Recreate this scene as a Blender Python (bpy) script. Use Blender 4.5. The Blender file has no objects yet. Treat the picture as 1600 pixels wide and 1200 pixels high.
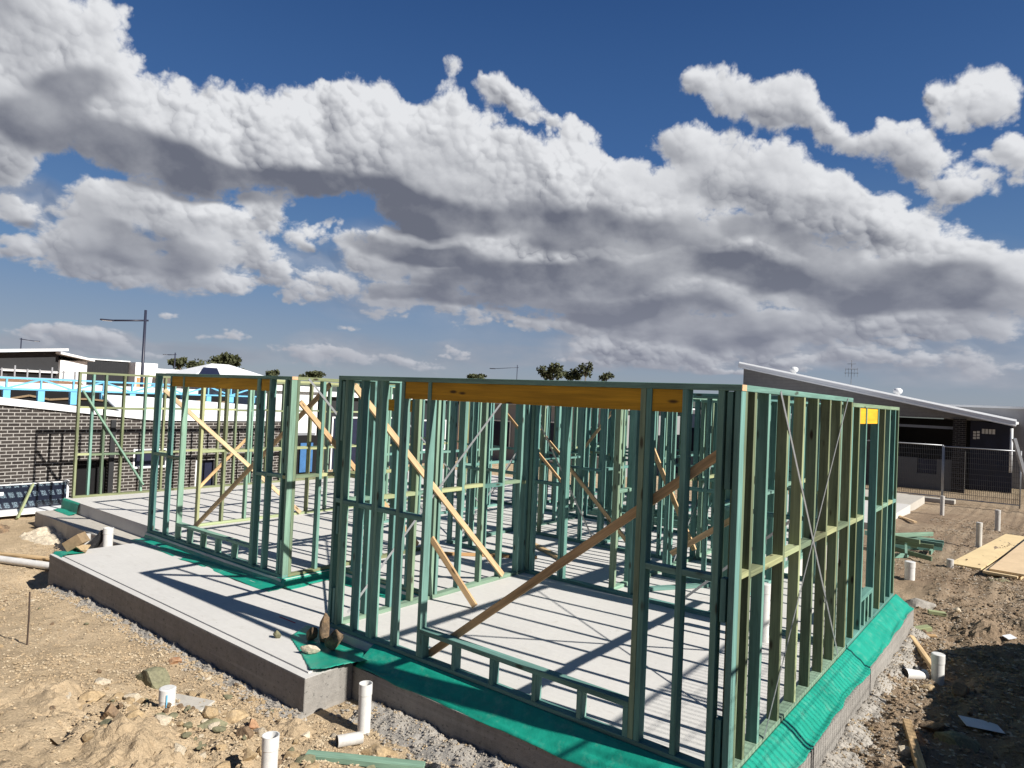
import bpy, bmesh, math, random
import numpy as np
from mathutils import Vector, Matrix, noise as mnoise
SC = bpy.context.scene
COL = SC.collection
R3 = math.radians
# ---------------------------------------------------------------- camera
cd = bpy.data.cameras.new('camera'); cam = bpy.data.objects.new('camera', cd); COL.objects.link(cam)
YAW, PITCH, ROLL = 0.66889, 0.02112, 0.04404
fw = Vector((-math.sin(YAW)*math.cos(PITCH), math.cos(YAW)*math.cos(PITCH), math.sin(PITCH)))
r0 = Vector((math.cos(YAW), math.sin(YAW), 0)); u0 = r0.cross(fw)
rr = r0*math.cos(ROLL)+u0*math.sin(ROLL); uu = u0*math.cos(ROLL)-r0*math.sin(ROLL)
cam.matrix_world = Matrix(((rr.x, uu.x, -fw.x, 1.64766), (rr.y, uu.y, -fw.y, -4.61863), (rr.z, uu.z, -fw.z, 2.53525), (0, 0, 0, 1)))
cd.sensor_width = 36; cd.lens = 36*1061.88/1600; cd.clip_start = 0.05; cd.clip_end = 5000
SC.camera = cam
# ---------------------------------------------------------------- sun
SUN = Vector((3.79, .335, 2.8)).normalized()
sd = bpy.data.lights.new('sun', 'SUN'); sd.energy = 5.0; sd.angle = R3(0.53); sd.color = (1, .955, .88)
so = bpy.data.objects.new('sun', sd); COL.objects.link(so); so.location = SUN*60
so.rotation_euler = SUN.to_track_quat('Z', 'Y').to_euler()
# ---------------------------------------------------------------- colour management
SC.view_settings.view_transform = 'Standard'; SC.view_settings.look = 'None'
SC.view_settings.exposure = 0.6; SC.view_settings.gamma = 1
SC.view_settings.use_curve_mapping = False
# ---------------------------------------------------------------- node helper
class NT:
    def __init__(s, tree): s.t = tree; s.n = tree.nodes; s.l = tree.links
    def new(s, typ, **kw):
        nd = s.n.new(typ)
        for k, v in kw.items(): setattr(nd, k, v)
        return nd
    def put(s, sock, v):
        if isinstance(v, bpy.types.NodeSocket): s.l.new(v, sock)
        elif v is not None:
            try: sock.default_value = v
            except Exception:
                sock.default_value = tuple(v)+(1,)
    def math(s, op, a, b=None, c=None, clamp=False):
        nd = s.new('ShaderNodeMath', operation=op); nd.use_clamp = clamp
        for i, v in enumerate((a, b, c)):
            if v is not None: s.put(nd.inputs[i], v)
        return nd.outputs[0]
    def vec(s, op, a, b=None, out=0):
        nd = s.new('ShaderNodeVectorMath', operation=op)
        s.put(nd.inputs[0], a)
        if b is not None:
            if op == 'SCALE': s.put(nd.inputs[3], b)
            else: s.put(nd.inputs[1], b)
        return nd.outputs[out]
    def mix(s, f, a, b, mode='MIX'):
        nd = s.new('ShaderNodeMix', data_type='RGBA', blend_type=mode)
        s.put(nd.inputs[0], f); s.put(nd.inputs[6], a); s.put(nd.inputs[7], b)
        return nd.outputs[2]
    def noise(s, vec, scale, detail=4, rough=.55, dist=0.0, dim='3D'):
        nd = s.new('ShaderNodeTexNoise', noise_dimensions=dim); s.put(nd.inputs['Vector'], vec)
        nd.inputs['Scale'].default_value = scale; nd.inputs['Detail'].default_value = detail
        nd.inputs['Roughness'].default_value = rough; nd.inputs['Distortion'].default_value = dist
        return nd.outputs[0]
    def ramp(s, f, a, b, lo=0.0, hi=1.0, smooth=False):
        nd = s.new('ShaderNodeMapRange'); nd.interpolation_type = 'SMOOTHSTEP' if smooth else 'LINEAR'
        s.put(nd.inputs[0], f)
        for i, v in zip((1, 2, 3, 4), (a, b, lo, hi)): s.put(nd.inputs[i], v)
        nd.clamp = True
        return nd.outputs[0]
    def mapping(s, vec, loc=(0, 0, 0), rot=(0, 0, 0), scale=(1, 1, 1), kind='POINT'):
        nd = s.new('ShaderNodeMapping', vector_type=kind); s.put(nd.inputs[0], vec)
        nd.inputs[1].default_value = loc; nd.inputs[2].default_value = rot; nd.inputs[3].default_value = scale
        return nd.outputs[0]
# ---------------------------------------------------------------- sky (azimuth/elevation cloud field)
COV= [(-1.2969, 0.3869, -2.798, 0.1024, 0.0715), (-1.3286, 0.2892, -2.989, 0.1248, 0.0762), (-1.2126, 0.3102, 3.069, 0.1357, 0.0722), (-1.1083, 0.3043, 3.112, 0.1225, 0.0718), (-1.0112, 0.3202, 3.136, 0.1252, 0.0695), (-0.8985, 0.3433, -3.136, 0.1164, 0.0705), (-0.7959, 0.3195, 3.006, 0.1294, 0.0689), (-0.6917, 0.3131, 3.04, 0.1418, 0.0735), (-0.5869, 0.2991, 2.999, 0.132, 0.0737), (-0.4743, 0.2691, 3.032, 0.1189, 0.0649), (-0.3605, 0.3041, 2.9, 0.0916, 0.0613), (-0.2683, 0.2823, 2.669, 0.0835, 0.0546), (-0.1823, 0.2399, 2.66, 0.0932, 0.0492), (-0.1035, 0.1988, 2.644, 0.0929, 0.0437), (-0.0321, 0.1635, 2.671, 0.0708, 0.0423), (-0.6308, 0.227, 3.092, 0.2268, 0.0541), (-0.3745, 0.2198, 3.03, 0.2263, 0.0561), (-0.812, 0.2706, 3.09, 0.1388, 0.0263), (-0.6969, 0.4147, 2.778, 0.0737, 0.0198), (-0.6289, 0.3871, 2.758, 0.0418, 0.0234), (-0.5546, 0.3715, 2.692, 0.0334, 0.0117), (-0.335, 0.4138, 2.834, 0.0539, 0.0312), (-0.2638, 0.3802, 2.702, 0.0418, 0.0189), (-0.2157, 0.3445, 2.737, 0.056, 0.0292), (-0.1564, 0.3447, 2.628, 0.0574, 0.0383), (-0.1339, 0.3046, 2.703, 0.0519, 0.0255), (-0.0949, 0.3713, 2.201, 0.0303, 0.0247), (-0.056, 0.3746, 2.995, 0.0442, 0.0288), (-0.036, 0.3262, 2.548, 0.0328, 0.0261), (-0.0731, 0.2966, 2.994, 0.0394, 0.0086), (-1.1995, 0.1936, -3.067, 0.0846, 0.0299), (-1.1261, 0.2007, 3.023, 0.0678, 0.0373), (-1.059, 0.2015, -3.031, 0.0445, 0.038), (-1.0365, 0.1614, 3.077, 0.041, 0.019), (-1.2533, 0.1732, -2.862, 0.054, 0.0187), (-1.0923, 0.1467, 3.068, 0.086, 0.0187), (-1.1835, 0.1601, 3.088, 0.0926, 0.0283), (-1.3148, 0.2574, -3.013, 0.042, 0.0345), (-1.3114, 0.1892, -3.031, 0.0305, 0.0132), (-1.2908, 0.1496, 3.101, 0.0261, 0.0121), (-1.2831, 0.1211, -3.0, 0.0318, 0.0068), (-0.9715, 0.2161, 2.912, 0.0425, 0.0211), (-0.9004, 0.2057, 3.064, 0.0714, 0.0231), (-0.9158, 0.1552, 2.963, 0.053, 0.0199), (-0.8086, 0.1996, 3.078, 0.1481, 0.0407), (-0.8059, 0.145, 2.998, 0.1294, 0.0258), (-0.6563, 0.1621, 3.097, 0.17, 0.0462), (-0.4423, 0.1492, 3.098, 0.2154, 0.0406), (-0.2326, 0.1565, 3.057, 0.1713, 0.0418), (-0.0956, 0.1518, 3.089, 0.0935, 0.0296), (-0.6542, 0.1157, 3.045, 0.2076, 0.028), (-0.3963, 0.1046, 3.104, 0.2277, 0.0216), (-0.1562, 0.0933, 3.079, 0.1292, 0.0147), (-0.959, 0.1381, 3.05, 0.0605, 0.0143), (-0.8778, 0.1127, 2.945, 0.063, 0.0147), (-1.1247, 0.0951, -3.041, 0.0122, 0.0042), (-1.2466, 0.0371, 3.114, 0.0364, 0.0079), (-1.1703, 0.0387, 3.114, 0.0435, 0.0083), (-0.9108, 0.053, 3.11, 0.0622, 0.0073), (-0.82, 0.0515, 3.106, 0.0553, 0.0065), (-0.049, 0.0963, 3.125, 0.05, 0.0107), (-0.2971, 0.4026, 2.827, 0.0636, 0.0309), (-0.2395, 0.3623, 2.679, 0.0493, 0.0254), (-0.1892, 0.3414, 2.712, 0.0588, 0.0323), (-0.1241, 0.3256, 2.623, 0.0593, 0.0379), (-0.037, 0.3641, 2.495, 0.0401, 0.0314), (-0.0813, 0.3585, 2.771, 0.0341, 0.0237), (-0.1059, 0.2863, 2.997, 0.0411, 0.0147), (-0.4007, 0.4356, 2.786, 0.018, 0.0105), (-0.6677, 0.4022, 2.771, 0.0788, 0.0266), (-0.5907, 0.3795, 2.796, 0.0515, 0.0249), (-0.5528, 0.3739, 2.841, 0.0318, 0.0115), (-0.9101, 0.3906, -3.135, 0.0802, 0.04), (-0.7793, 0.3629, 2.93, 0.083, 0.038), (-1.0305, 0.365, -3.084, 0.0579, 0.0314), (-0.7031, 0.351, 2.985, 0.0754, 0.0424), (-0.4059, 0.3515, 2.914, 0.0448, 0.0241), (-0.3279, 0.3389, 2.879, 0.0687, 0.0354), (-1.1646, 0.2191, -2.961, 0.0816, 0.0315), (-1.0959, 0.2174, -3.047, 0.0629, 0.037), (-1.0434, 0.2161, -2.691, 0.0418, 0.0372), (-1.191, 0.167, 3.097, 0.0848, 0.0322), (-1.0936, 0.1718, 3.089, 0.0781, 0.0337), (-1.2273, 0.193, -2.939, 0.0552, 0.0268), (-1.2455, 0.1512, -2.963, 0.047, 0.0231), (-1.0374, 0.1785, 3.111, 0.0451, 0.0301), (-1.3214, 0.2664, 0.871, 0.0452, 0.0393), (-1.2891, 0.2415, -3.069, 0.0313, 0.0183), (-1.3055, 0.194, -3.033, 0.0369, 0.0147), (-1.294, 0.1513, 3.104, 0.0278, 0.0136), (-0.8632, 0.1865, 3.056, 0.0816, 0.0361), (-0.77, 0.1748, 3.119, 0.1028, 0.0366), (-0.5802, 0.1463, 3.086, 0.1875, 0.0415), (-0.3118, 0.1231, 3.086, 0.1992, 0.0349), (-0.1218, 0.1211, 3.117, 0.1102, 0.0239), (-0.8423, 0.1335, 3.036, 0.0823, 0.023), (-0.9797, 0.2065, 2.906, 0.0465, 0.022), (-0.9335, 0.1537, 3.054, 0.0614, 0.0224), (-0.967, 0.1241, 3.047, 0.0516, 0.0161), (-0.6915, 0.1047, 3.101, 0.1132, 0.0206), (-0.4848, 0.0797, 3.136, 0.1823, 0.0148), (-1.2493, 0.3521, -2.377, 0.0862, 0.0719), (-0.527, 0.2114, 3.086, 0.2413, 0.0539), (-0.2337, 0.19, 2.985, 0.1883, 0.0494), (-0.7244, 0.2048, 3.095, 0.1696, 0.0455), (-0.4883, 0.1667, 3.102, 0.2745, 0.0544), (-0.1936, 0.1224, 3.088, 0.1944, 0.0331), (-0.5766, 0.0626, -3.138, 0.1496, 0.0084), (-0.7646, 0.059, -3.092, 0.0467, 0.0084), (-0.6798, 0.0536, -3.097, 0.0377, 0.0075), (-1.0885, 0.0702, -3.06, 0.0236, 0.006), (-1.2798, 0.0538, -3.048, 0.0317, 0.0077), (-1.2339, 0.05, 3.122, 0.0471, 0.0111), (-0.8945, 0.0842, 3.135, 0.0538, 0.0082), (-0.4566, 0.053, -3.108, 0.054, 0.0064), (-0.3511, 0.0472, 3.136, 0.0765, 0.0063), (-0.1921, 0.0724, 3.114, 0.0894, 0.0083), (-0.0867, 0.0654, -3.132, 0.0592, 0.0079), (-0.2692, 0.0669, 3.123, 0.1601, 0.0078), (-1.2191, 0.0271, 3.128, 0.0616, 0.0072), (-0.1345, 0.3233, 2.617, 0.0521, 0.0385), (-0.0673, 0.3209, 2.581, 0.0423, 0.0195), (-0.6576, 0.3903, 2.732, 0.074, 0.0252), (-1.3145, 0.2503, -2.734, 0.0493, 0.0421), (-1.2009, 0.2209, -2.941, 0.0714, 0.0308), (-1.0485, 0.2365, -2.898, 0.0496, 0.0371), (-0.7798, 0.3712, 2.981, 0.0647, 0.0419)]
SHD= [(-1.3056, 0.3162, -2.868, 0.0692, 0.0407, 0.8), (-0.9911, 0.2608, 3.136, 0.1274, 0.0339, 0.9), (-0.8301, 0.2604, 3.126, 0.1474, 0.0316, 1.0), (-1.1378, 0.2793, 3.075, 0.1338, 0.0399, 0.9), (-0.6276, 0.154, 3.11, 0.2452, 0.037, 0.6), (-0.3532, 0.1052, 3.117, 0.2559, 0.0231, 0.6), (-0.0885, 0.1359, 3.018, 0.0798, 0.0201, 0.6), (-0.7683, 0.1381, 3.096, 0.1121, 0.0185, 0.5), (-0.215, 0.3252, 2.773, 0.0478, 0.0148, 0.3), (-1.2624, 0.3487, -3.001, 0.0788, 0.0279, 0.6), (-1.2917, 0.2915, -3.049, 0.075, 0.0357, 0.8), (-1.1891, 0.2697, 3.078, 0.1336, 0.0351, 1.0), (-1.0667, 0.2711, -3.124, 0.1364, 0.0327, 1.0), (-0.9039, 0.2752, 3.116, 0.1518, 0.0362, 1.0), (-0.7554, 0.2614, 3.14, 0.1127, 0.023, 0.9), (-0.4916, 0.2473, 3.09, 0.1745, 0.0317, 0.9), (-0.6134, 0.2589, 3.087, 0.1322, 0.0266, 0.6), (-0.2906, 0.2257, 2.92, 0.1161, 0.0248, 0.6), (-0.5822, 0.1922, 3.117, 0.244, 0.031, 0.8), (-0.3562, 0.189, 3.055, 0.1889, 0.0261, 0.9), (-0.1303, 0.177, 2.927, 0.0992, 0.0218, 0.8), (-0.8277, 0.2117, 3.133, 0.1106, 0.0179, 0.8), (-0.4869, 0.1303, 3.109, 0.2558, 0.0201, 0.6), (-0.1724, 0.1548, 3.106, 0.1096, 0.0212, 0.8), (-1.162, 0.1671, 3.048, 0.0947, 0.0229, 0.7), (-1.2523, 0.154, -2.969, 0.0399, 0.0168, 0.5), (-0.1408, 0.3017, 2.828, 0.0514, 0.016, 0.35), (-0.6456, 0.1347, 3.096, 0.1888, 0.0232, 0.6), (-0.6942, 0.1651, 3.104, 0.1416, 0.0184, 0.5), (-1.3048, 0.1808, -2.948, 0.0311, 0.0087, 0.5), (-0.8246, 0.1484, 3.07, 0.0828, 0.0128, 0.5), (-0.9529, 0.1918, 3.068, 0.0434, 0.0124, 0.5)]
VEI= [(-1.1849, 0.0417, -3.107, 0.2354, 0.0213), (-0.6706, 0.0587, -3.132, 0.3959, 0.0245), (-0.1552, 0.0605, 3.098, 0.2577, 0.0213), (-0.4427, 0.1582, 3.096, 0.5029, 0.117), (-0.1432, 0.1377, 3.001, 0.2136, 0.0799), (-0.898, 0.1567, 3.053, 0.1429, 0.0632), (-0.7705, 0.1839, 3.07, 0.1962, 0.0731), (-0.3522, 0.0785, 3.125, 0.4429, 0.0357), (-1.117, 0.1731, 3.131, 0.1225, 0.0499), (-1.2873, 0.205, -2.882, 0.0514, 0.0291)]

W = bpy.data.worlds.new('World'); SC.world = W; W.use_nodes = True
W.node_tree.nodes.clear()
s = NT(W.node_tree)
wo = s.new('ShaderNodeOutputWorld'); bg = s.new('ShaderNodeBackground'); s.l.new(bg.outputs[0], wo.inputs[0])
sky = s.new('ShaderNodeTexSky', sky_type='NISHITA'); sky.sun_disc = False
sky.sun_elevation = math.asin(SUN.z); sky.sun_rotation = math.atan2(SUN.x, SUN.y)
sky.air_density = 1.0; sky.dust_density = 0.6; sky.ozone_density = 2.0; sky.altitude = 600
tc = s.new('ShaderNodeTexCoord'); d = tc.outputs['Generated']
sep = s.new('ShaderNodeSeparateXYZ'); s.l.new(d, sep.inputs[0]); dx, dy, dz = sep.outputs
az = s.math('ARCTAN2', dx, dy); el = s.math('ARCSINE', dz)
comb = s.new('ShaderNodeCombineXYZ'); s.l.new(az, comb.inputs[0]); s.l.new(el, comb.inputs[1]); P = comb.outputs[0]
def cloud_layer(COV, SHD, VEI, W=2200, H=900, A0=-1.45, A1=.15, E0=-.01, E1=.64):
    rng = np.random.RandomState(7)
    perm = rng.permutation(512); perm = np.concatenate([perm, perm])
    ang = rng.rand(1024)*2*np.pi; gx = np.cos(ang).astype(np.float32); gy = np.sin(ang).astype(np.float32)
    def perlin(x, y):
        xi = np.floor(x).astype(np.int32); yi = np.floor(y).astype(np.int32)
        xf = (x-xi).astype(np.float32); yf = (y-yi).astype(np.float32)
        u = xf*xf*xf*(xf*(xf*6-15)+10); v = yf*yf*yf*(yf*(yf*6-15)+10)
        xi &= 511; yi &= 511
        def g(ix, iy, fx, fy):
            h = perm[perm[ix & 511]+(iy & 511)]
            return gx[h]*fx+gy[h]*fy
        a = g(xi, yi, xf, yf); b = g(xi+1, yi, xf-1, yf); c = g(xi, yi+1, xf, yf-1); d = g(xi+1, yi+1, xf-1, yf-1)
        return (a+u*(b-a))+v*((c+u*(d-c))-(a+u*(b-a)))
    def fbm(x, y, o, sc, gain=.5, bill=False):
        r = 0; amp = 1.0; tot = 0
        for i in range(o):
            n = perlin(x*sc+17.3*i, y*sc-9.1*i)
            if bill: n = np.abs(n)*2.6-.55
            r = r+amp*n; tot += amp; amp *= gain; sc *= 2.03
        return r/tot*1.6
    az = np.linspace(A0, A1, W, dtype=np.float32)[None, :]; el = np.linspace(E0, E1, H, dtype=np.float32)[:, None]
    elp = np.maximum(el, 0)
    qx = az*.86+0*el; qy = np.log(elp+.15)*.46+0*az
    w1 = fbm(qx, qy, 5, 5.5); w2 = fbm(qx+31, qy-12, 5, 5.5)
    px = az+.050*w1; py = el+.028*w2
    def ell(b, sx=px, sy=py):
        c, s_ = np.cos(b[2]), np.sin(b[2]); x = sx-b[0]; y = sy-b[1]
        return 1-np.sqrt(((x*c+y*s_)/b[3])**2+((-x*s_+y*c)/b[4])**2)
    f = None
    for b in COV:
        v = ell(b)*min(1.25, (b[4]/.05)**.7)
        if f is None: f = v
        else:
            h = np.maximum(.22-np.abs(f-v), 0)/.22
            f = np.maximum(f, v)+h*h*h*.22/6
    sh = 1.0
    for b in SHD: sh = sh*(1-np.clip(ell(b, az+.06*w1, el+.034*w2)*1.0+.12, 0, 1)*b[5]*.95)
    sh = (1-sh)*.72
    def blur(I, r):
        for ax in (0, 1):
            for _ in (0, 1):
                c = np.cumsum(np.concatenate([np.repeat(I.take([0], ax), r+1, ax), I, np.repeat(I.take([-1], ax), r, ax)], ax), ax, dtype=np.float64)
                n = I.shape[ax]
                I = ((c.take(np.arange(2*r+1, 2*r+1+n), ax)-c.take(np.arange(n), ax))/(2*r+1)).astype(np.float32)
        return I
    sh = sh*np.clip(1.05+1.3*fbm(qx+3, qy-4, 4, 7, .55), .25, 1.6)
    b0 = fbm(qx+.03*w2, qy+.03*w1, 3, 6.5, .6, True)
    b1 = fbm(qx+.015*w2, qy+.015*w1, 6, 17, .66, True)
    n1 = fbm(qx, qy, 8, 8, .56)
    nb = fbm(qx+5, qy+9, 3, 3.2, .5)
    # billows: thousands of soft spheres packed inside the cloud outlines; their common height field is lit
    Dm = f*1.15+.04+.28*b0+.32*b1+.72*n1+.36*nb
    px1 = 1.0/((A1-A0)/W)
    xs = az+.010*w1+.006*fbm(qx+9, qy+2, 5, 26, .6); ys = el+.007*w2+.005*fbm(qx-7, qy+6, 5, 26, .6)
    xs = xs.astype(np.float32); ys = ys.astype(np.float32)
    Hs = np.zeros_like(f); Cs = np.zeros_like(f)
    step_el = (E1-E0)/H
    cand_y, cand_x = np.nonzero(Dm > .02)
    for (num, ra, rb, lo) in ((1500, .020, .046, .22), (4200, .010, .022, .05), (9000, .0045, .010, -.02)):
        pick = rng.randint(0, len(cand_x), num*3); cnt = 0
        for q in pick:
            cx_, cy_ = cand_x[q], cand_y[q]; d0 = Dm[cy_, cx_]
            if d0 < lo: continue
            cnt += 1
            if cnt > num: break
            e_ = E0+cy_*step_el; fl_ = .45+.55*min(1., max(0, e_)/.22)
            r = (ra+(rb-ra)*rng.rand())*(.45+.55*min(1., max(0, e_)/.25))*(.6+.4*min(1, d0*1.5))
            ax_ = A0+cx_*(A1-A0)/W; ry = r*(.62+.25*fl_)
            k = int(r*px1*1.3)+3; y0 = max(0, cy_-k); y1 = min(H, cy_+k); x0 = max(0, cx_-k); x1 = min(W, cx_+k)
            dx_ = (xs[y0:y1, x0:x1]-ax_)/r; dy_ = (ys[y0:y1, x0:x1]-e_)/ry
            d2 = dx_*dx_+dy_*dy_
            zc = .06*min(d0, .7) if ra > .015 else max(0, Hs[cy_, cx_]-r*.35)
            hh = (np.sqrt(np.clip(1-d2, 0, None))*r+zc)*(d2 < 1)
            sub = Hs[y0:y1, x0:x1]; np.maximum(sub, hh, out=sub)
            c_ = np.clip((1-d2)*1.6, 0, 1); sub = Cs[y0:y1, x0:x1]; np.maximum(sub, c_, out=sub)
    Cs = blur(Cs, 1)
    mask = np.clip((Dm+.03+.16*(Cs-.6)+.10*fbm(qx+4, qy+4, 5, 40, .6))/.34, 0, 1); mask = mask*mask*(3-2*mask)
    D = Dm
    def grad(I, k):
        gx_ = np.zeros_like(I); gy_ = np.zeros_like(I)
        gx_[:, k:-k] = (I[:, 2*k:]-I[:, :-2*k])/(2*k)*px1; gy_[k:-k] = (I[2*k:]-I[:-2*k])/(2*k)*px1
        return gx_, gy_
    def lam(I, k):
        gx_, gy_ = grad(I, k); return (-gx_*.55-gy_*.75+.35)/np.sqrt(1+gx_*gx_+gy_*gy_)
    l1 = lam(blur(Hs, 1), 1); l2 = lam(blur(Hs, 4), 3); l3 = lam(blur(Hs, 14), 8)
    ao = np.clip((Hs-blur(Hs, 9))*26, -.5, .5)
    shs = np.clip(sh/.42, 0, 1); shs = shs*shs*(3-2*shs)
    q_ = 1-.72*shs
    Hh = np.clip(Dm, 0, 1.6)
    def slope(I, k):
        gx_, gy_ = grad(I, k); return -(gx_*.45+gy_*.9)*2*k/px1
    old = .16*np.tanh(slope(blur(Hh, 1), 2)*3)+.20*np.tanh(slope(blur(Hh, 4), 6)*2.2)+.5*np.clip(Hh-blur(Hh, 5), -.3, .3)+.4*np.clip(Hh-blur(Hh, 16), -.35, .35)
    patch = np.clip(.50+1.3*fbm(qx-2, qy+8, 4, 5, .6), .12, 1.0); q3 = q_*q_*patch
    gx4, gy4 = grad(blur(np.clip(Dm, 0, 1.1), 22), 12); big = np.tanh((-gx4*.5-gy4*.85)*.085)
    lit = .535+.13*l1*q3+.17*l2*q3+.13*l3*q_+.15*ao*q3+.62*old*(.45*q_+.55*q3)+.17*big
    lit += .16*(1-np.clip((Dm+.05)/.55, 0, 1))*q_
    lit = lit-.44*shs*(.9+.9*n1)
    s2 = l2*.3
    ve = 0
    for b in VEI: ve = np.maximum(ve, ell(b, az+.04*w1, el+.03*w2))
    ve = np.clip(ve*2.2, 0, 1)*np.clip(.72+.9*n1+.5*nb, 0, 1)
    vm = .82*ve*(1-mask)
    lv = np.clip(.34+.5*n1+.5*s2-.2*shs, .05, .8)
    tot = np.clip(mask+vm, 1e-4, 1); lit = (np.clip(lit, 0, 1)*mask+lv*vm)/tot; mask = tot
    lit = np.clip(lit, 0, 1)
    return mask.astype(np.float32), lit.astype(np.float32)

CW, CH, CA0, CA1, CE0, CE1 = 2200, 900, -1.45, .15, -.01, .64
cm, cl = cloud_layer(COV, SHD, VEI, CW, CH, CA0, CA1, CE0, CE1)
cimg = bpy.data.images.new('cloud_field', CW, CH, alpha=False, float_buffer=False); cimg.colorspace_settings.name = 'Non-Color'
buf = np.ones((CH, CW, 4), np.float32); buf[..., 0] = cm; buf[..., 1] = cl; buf[..., 2] = 0
cimg.pixels.foreach_set(buf.ravel()); cimg.update(); cimg.pack()
uv = s.new('ShaderNodeCombineXYZ'); s.put(uv.inputs[0], s.ramp(az, CA0, CA1, 0, 1)); s.put(uv.inputs[1], s.ramp(el, CE0, CE1, 0, 1))
for nd_ in [n_ for n_ in s.n if n_.bl_idname == 'ShaderNodeMapRange']: nd_.clamp = False
it = s.new('ShaderNodeTexImage', extension='CLIP', interpolation='Linear'); it.image = cimg; s.put(it.inputs[0], uv.outputs[0])
si = s.new('ShaderNodeSeparateColor'); s.put(si.inputs[0], it.outputs[0])
# loose cumulus for the part of the sky behind and above the photograph
back = s.ramp(s.math('MAXIMUM', s.math('MULTIPLY', s.math('ABSOLUTE', s.math('ADD', az, .65)), 1.0), s.math('MULTIPLY', el, 1.25)), .80, .95, 0, 1)
gn = s.noise(s.mapping(d, scale=(1, 1, 2.2)), 2.6, 5, .6)
mask = s.math('ADD', s.math('MULTIPLY', si.outputs[0], s.math('SUBTRACT', 1.0, back)), s.math('MULTIPLY', s.ramp(gn, .62, .74, 0, .6, True), back))
lit = s.math('ADD', s.math('MULTIPLY', si.outputs[1], s.math('SUBTRACT', 1.0, back)), s.math('MULTIPLY', s.ramp(gn, .56, .78, .95, .4), back))
K = 10.0
cloud = s.mix(lit, (0.145*K, 0.155*K, 0.195*K, 1), (0.80*K, 0.81*K, 0.83*K, 1))
low = s.ramp(el, 0.02, 0.24, 1, 0, True)
skyc = s.mix(1.0, sky.outputs[0], (0.86, 0.98, 1.12, 1), 'MULTIPLY')
hz = (0.235*K, 0.29*K, 0.41*K, 1)
grad = s.mix(s.ramp(el, 0.0, .52, 0, 1), hz, (0.022*K, 0.075*K, 0.215*K, 1))
g2 = s.new('ShaderNodeValToRGB'); s.put(g2.inputs[0], s.ramp(el, 0.0, .56, 0, 1))
cr = g2.color_ramp
for i, (p_, c_) in enumerate([(0, (.30, .335, .395)), (.12, (.235, .29, .39)), (.3, (.115, .22, .40)), (.6, (.045, .125, .32)), (1, (.020, .070, .215))]):
    e = cr.elements[i] if i < 2 else cr.elements.new(p_)
    e.position = p_; e.color = c_+(1,)
tint = s.vec('SCALE', g2.outputs[0], K)
tint = s.mix(s.math('MULTIPLY', back, .85), tint, (0.02*K, 0.055*K, .14*K, 1))
skyc = s.mix(0.88, skyc, tint)
cloud = s.mix(s.math('MULTIPLY', low, .55), cloud, (0.30*K, 0.32*K, 0.40*K, 1))
mask = s.math('MULTIPLY', mask, s.ramp(el, 0.0, .05, 0.2, .97))
fin = s.mix(mask, skyc, cloud)
below = s.ramp(dz, -0.02, 0.0, 1, 0)
fin = s.mix(below, fin, (0.07*K, 0.06*K, 0.05*K, 1))
s.put(bg.inputs[0], fin); bg.inputs[1].default_value = 0.0665
W.cycles.sampling_method = 'MANUAL'; W.cycles.sample_map_resolution = 256
SC.cycles.use_denoising = True
SC.cycles.max_bounces = 5; SC.cycles.diffuse_bounces = 2; SC.cycles.glossy_bounces = 2; SC.cycles.transmission_bounces = 3; SC.cycles.transparent_max_bounces = 6
# ================================================================ materials
MATS = {}
def material(name, rough=.8, spec=.35, metal=0.0):
    m = bpy.data.materials.new(name); m.use_nodes = True
    t = NT(m.node_tree); bs = m.node_tree.nodes['Principled BSDF']
    bs.inputs['Roughness'].default_value = rough; bs.inputs['Specular IOR Level'].default_value = spec; bs.inputs['Metallic'].default_value = metal
    MATS[name] = m
    return m, t, bs
def bump(t, bs, h, strength=.3, dist=.01):
    b = t.new('ShaderNodeBump'); b.inputs['Strength'].default_value = strength; b.inputs['Distance'].default_value = dist
    t.put(b.inputs['Height'], h); t.l.new(b.outputs[0], bs.inputs['Normal'])
def ocoord(t): return t.new('ShaderNodeTexCoord').outputs['Object']
def plain(name, col, rough=.6, var=.18, scale=6, metal=0, spec=.4, bmp=0):
    m, t, bs = material(name, rough, spec, metal)
    P_ = ocoord(t); n = t.noise(P_, scale, 5, .6); n2 = t.noise(P_, scale*9, 3, .6)
    f = t.ramp(t.math('ADD', t.math('MULTIPLY', n, .65), t.math('MULTIPLY', n2, .35)), .3, .7, 1-var, 1+var)
    t.put(bs.inputs['Base Color'], t.vec('SCALE', tuple(col), f))
    if bmp: bump(t, bs, n2, bmp, .01)
    return m
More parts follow.
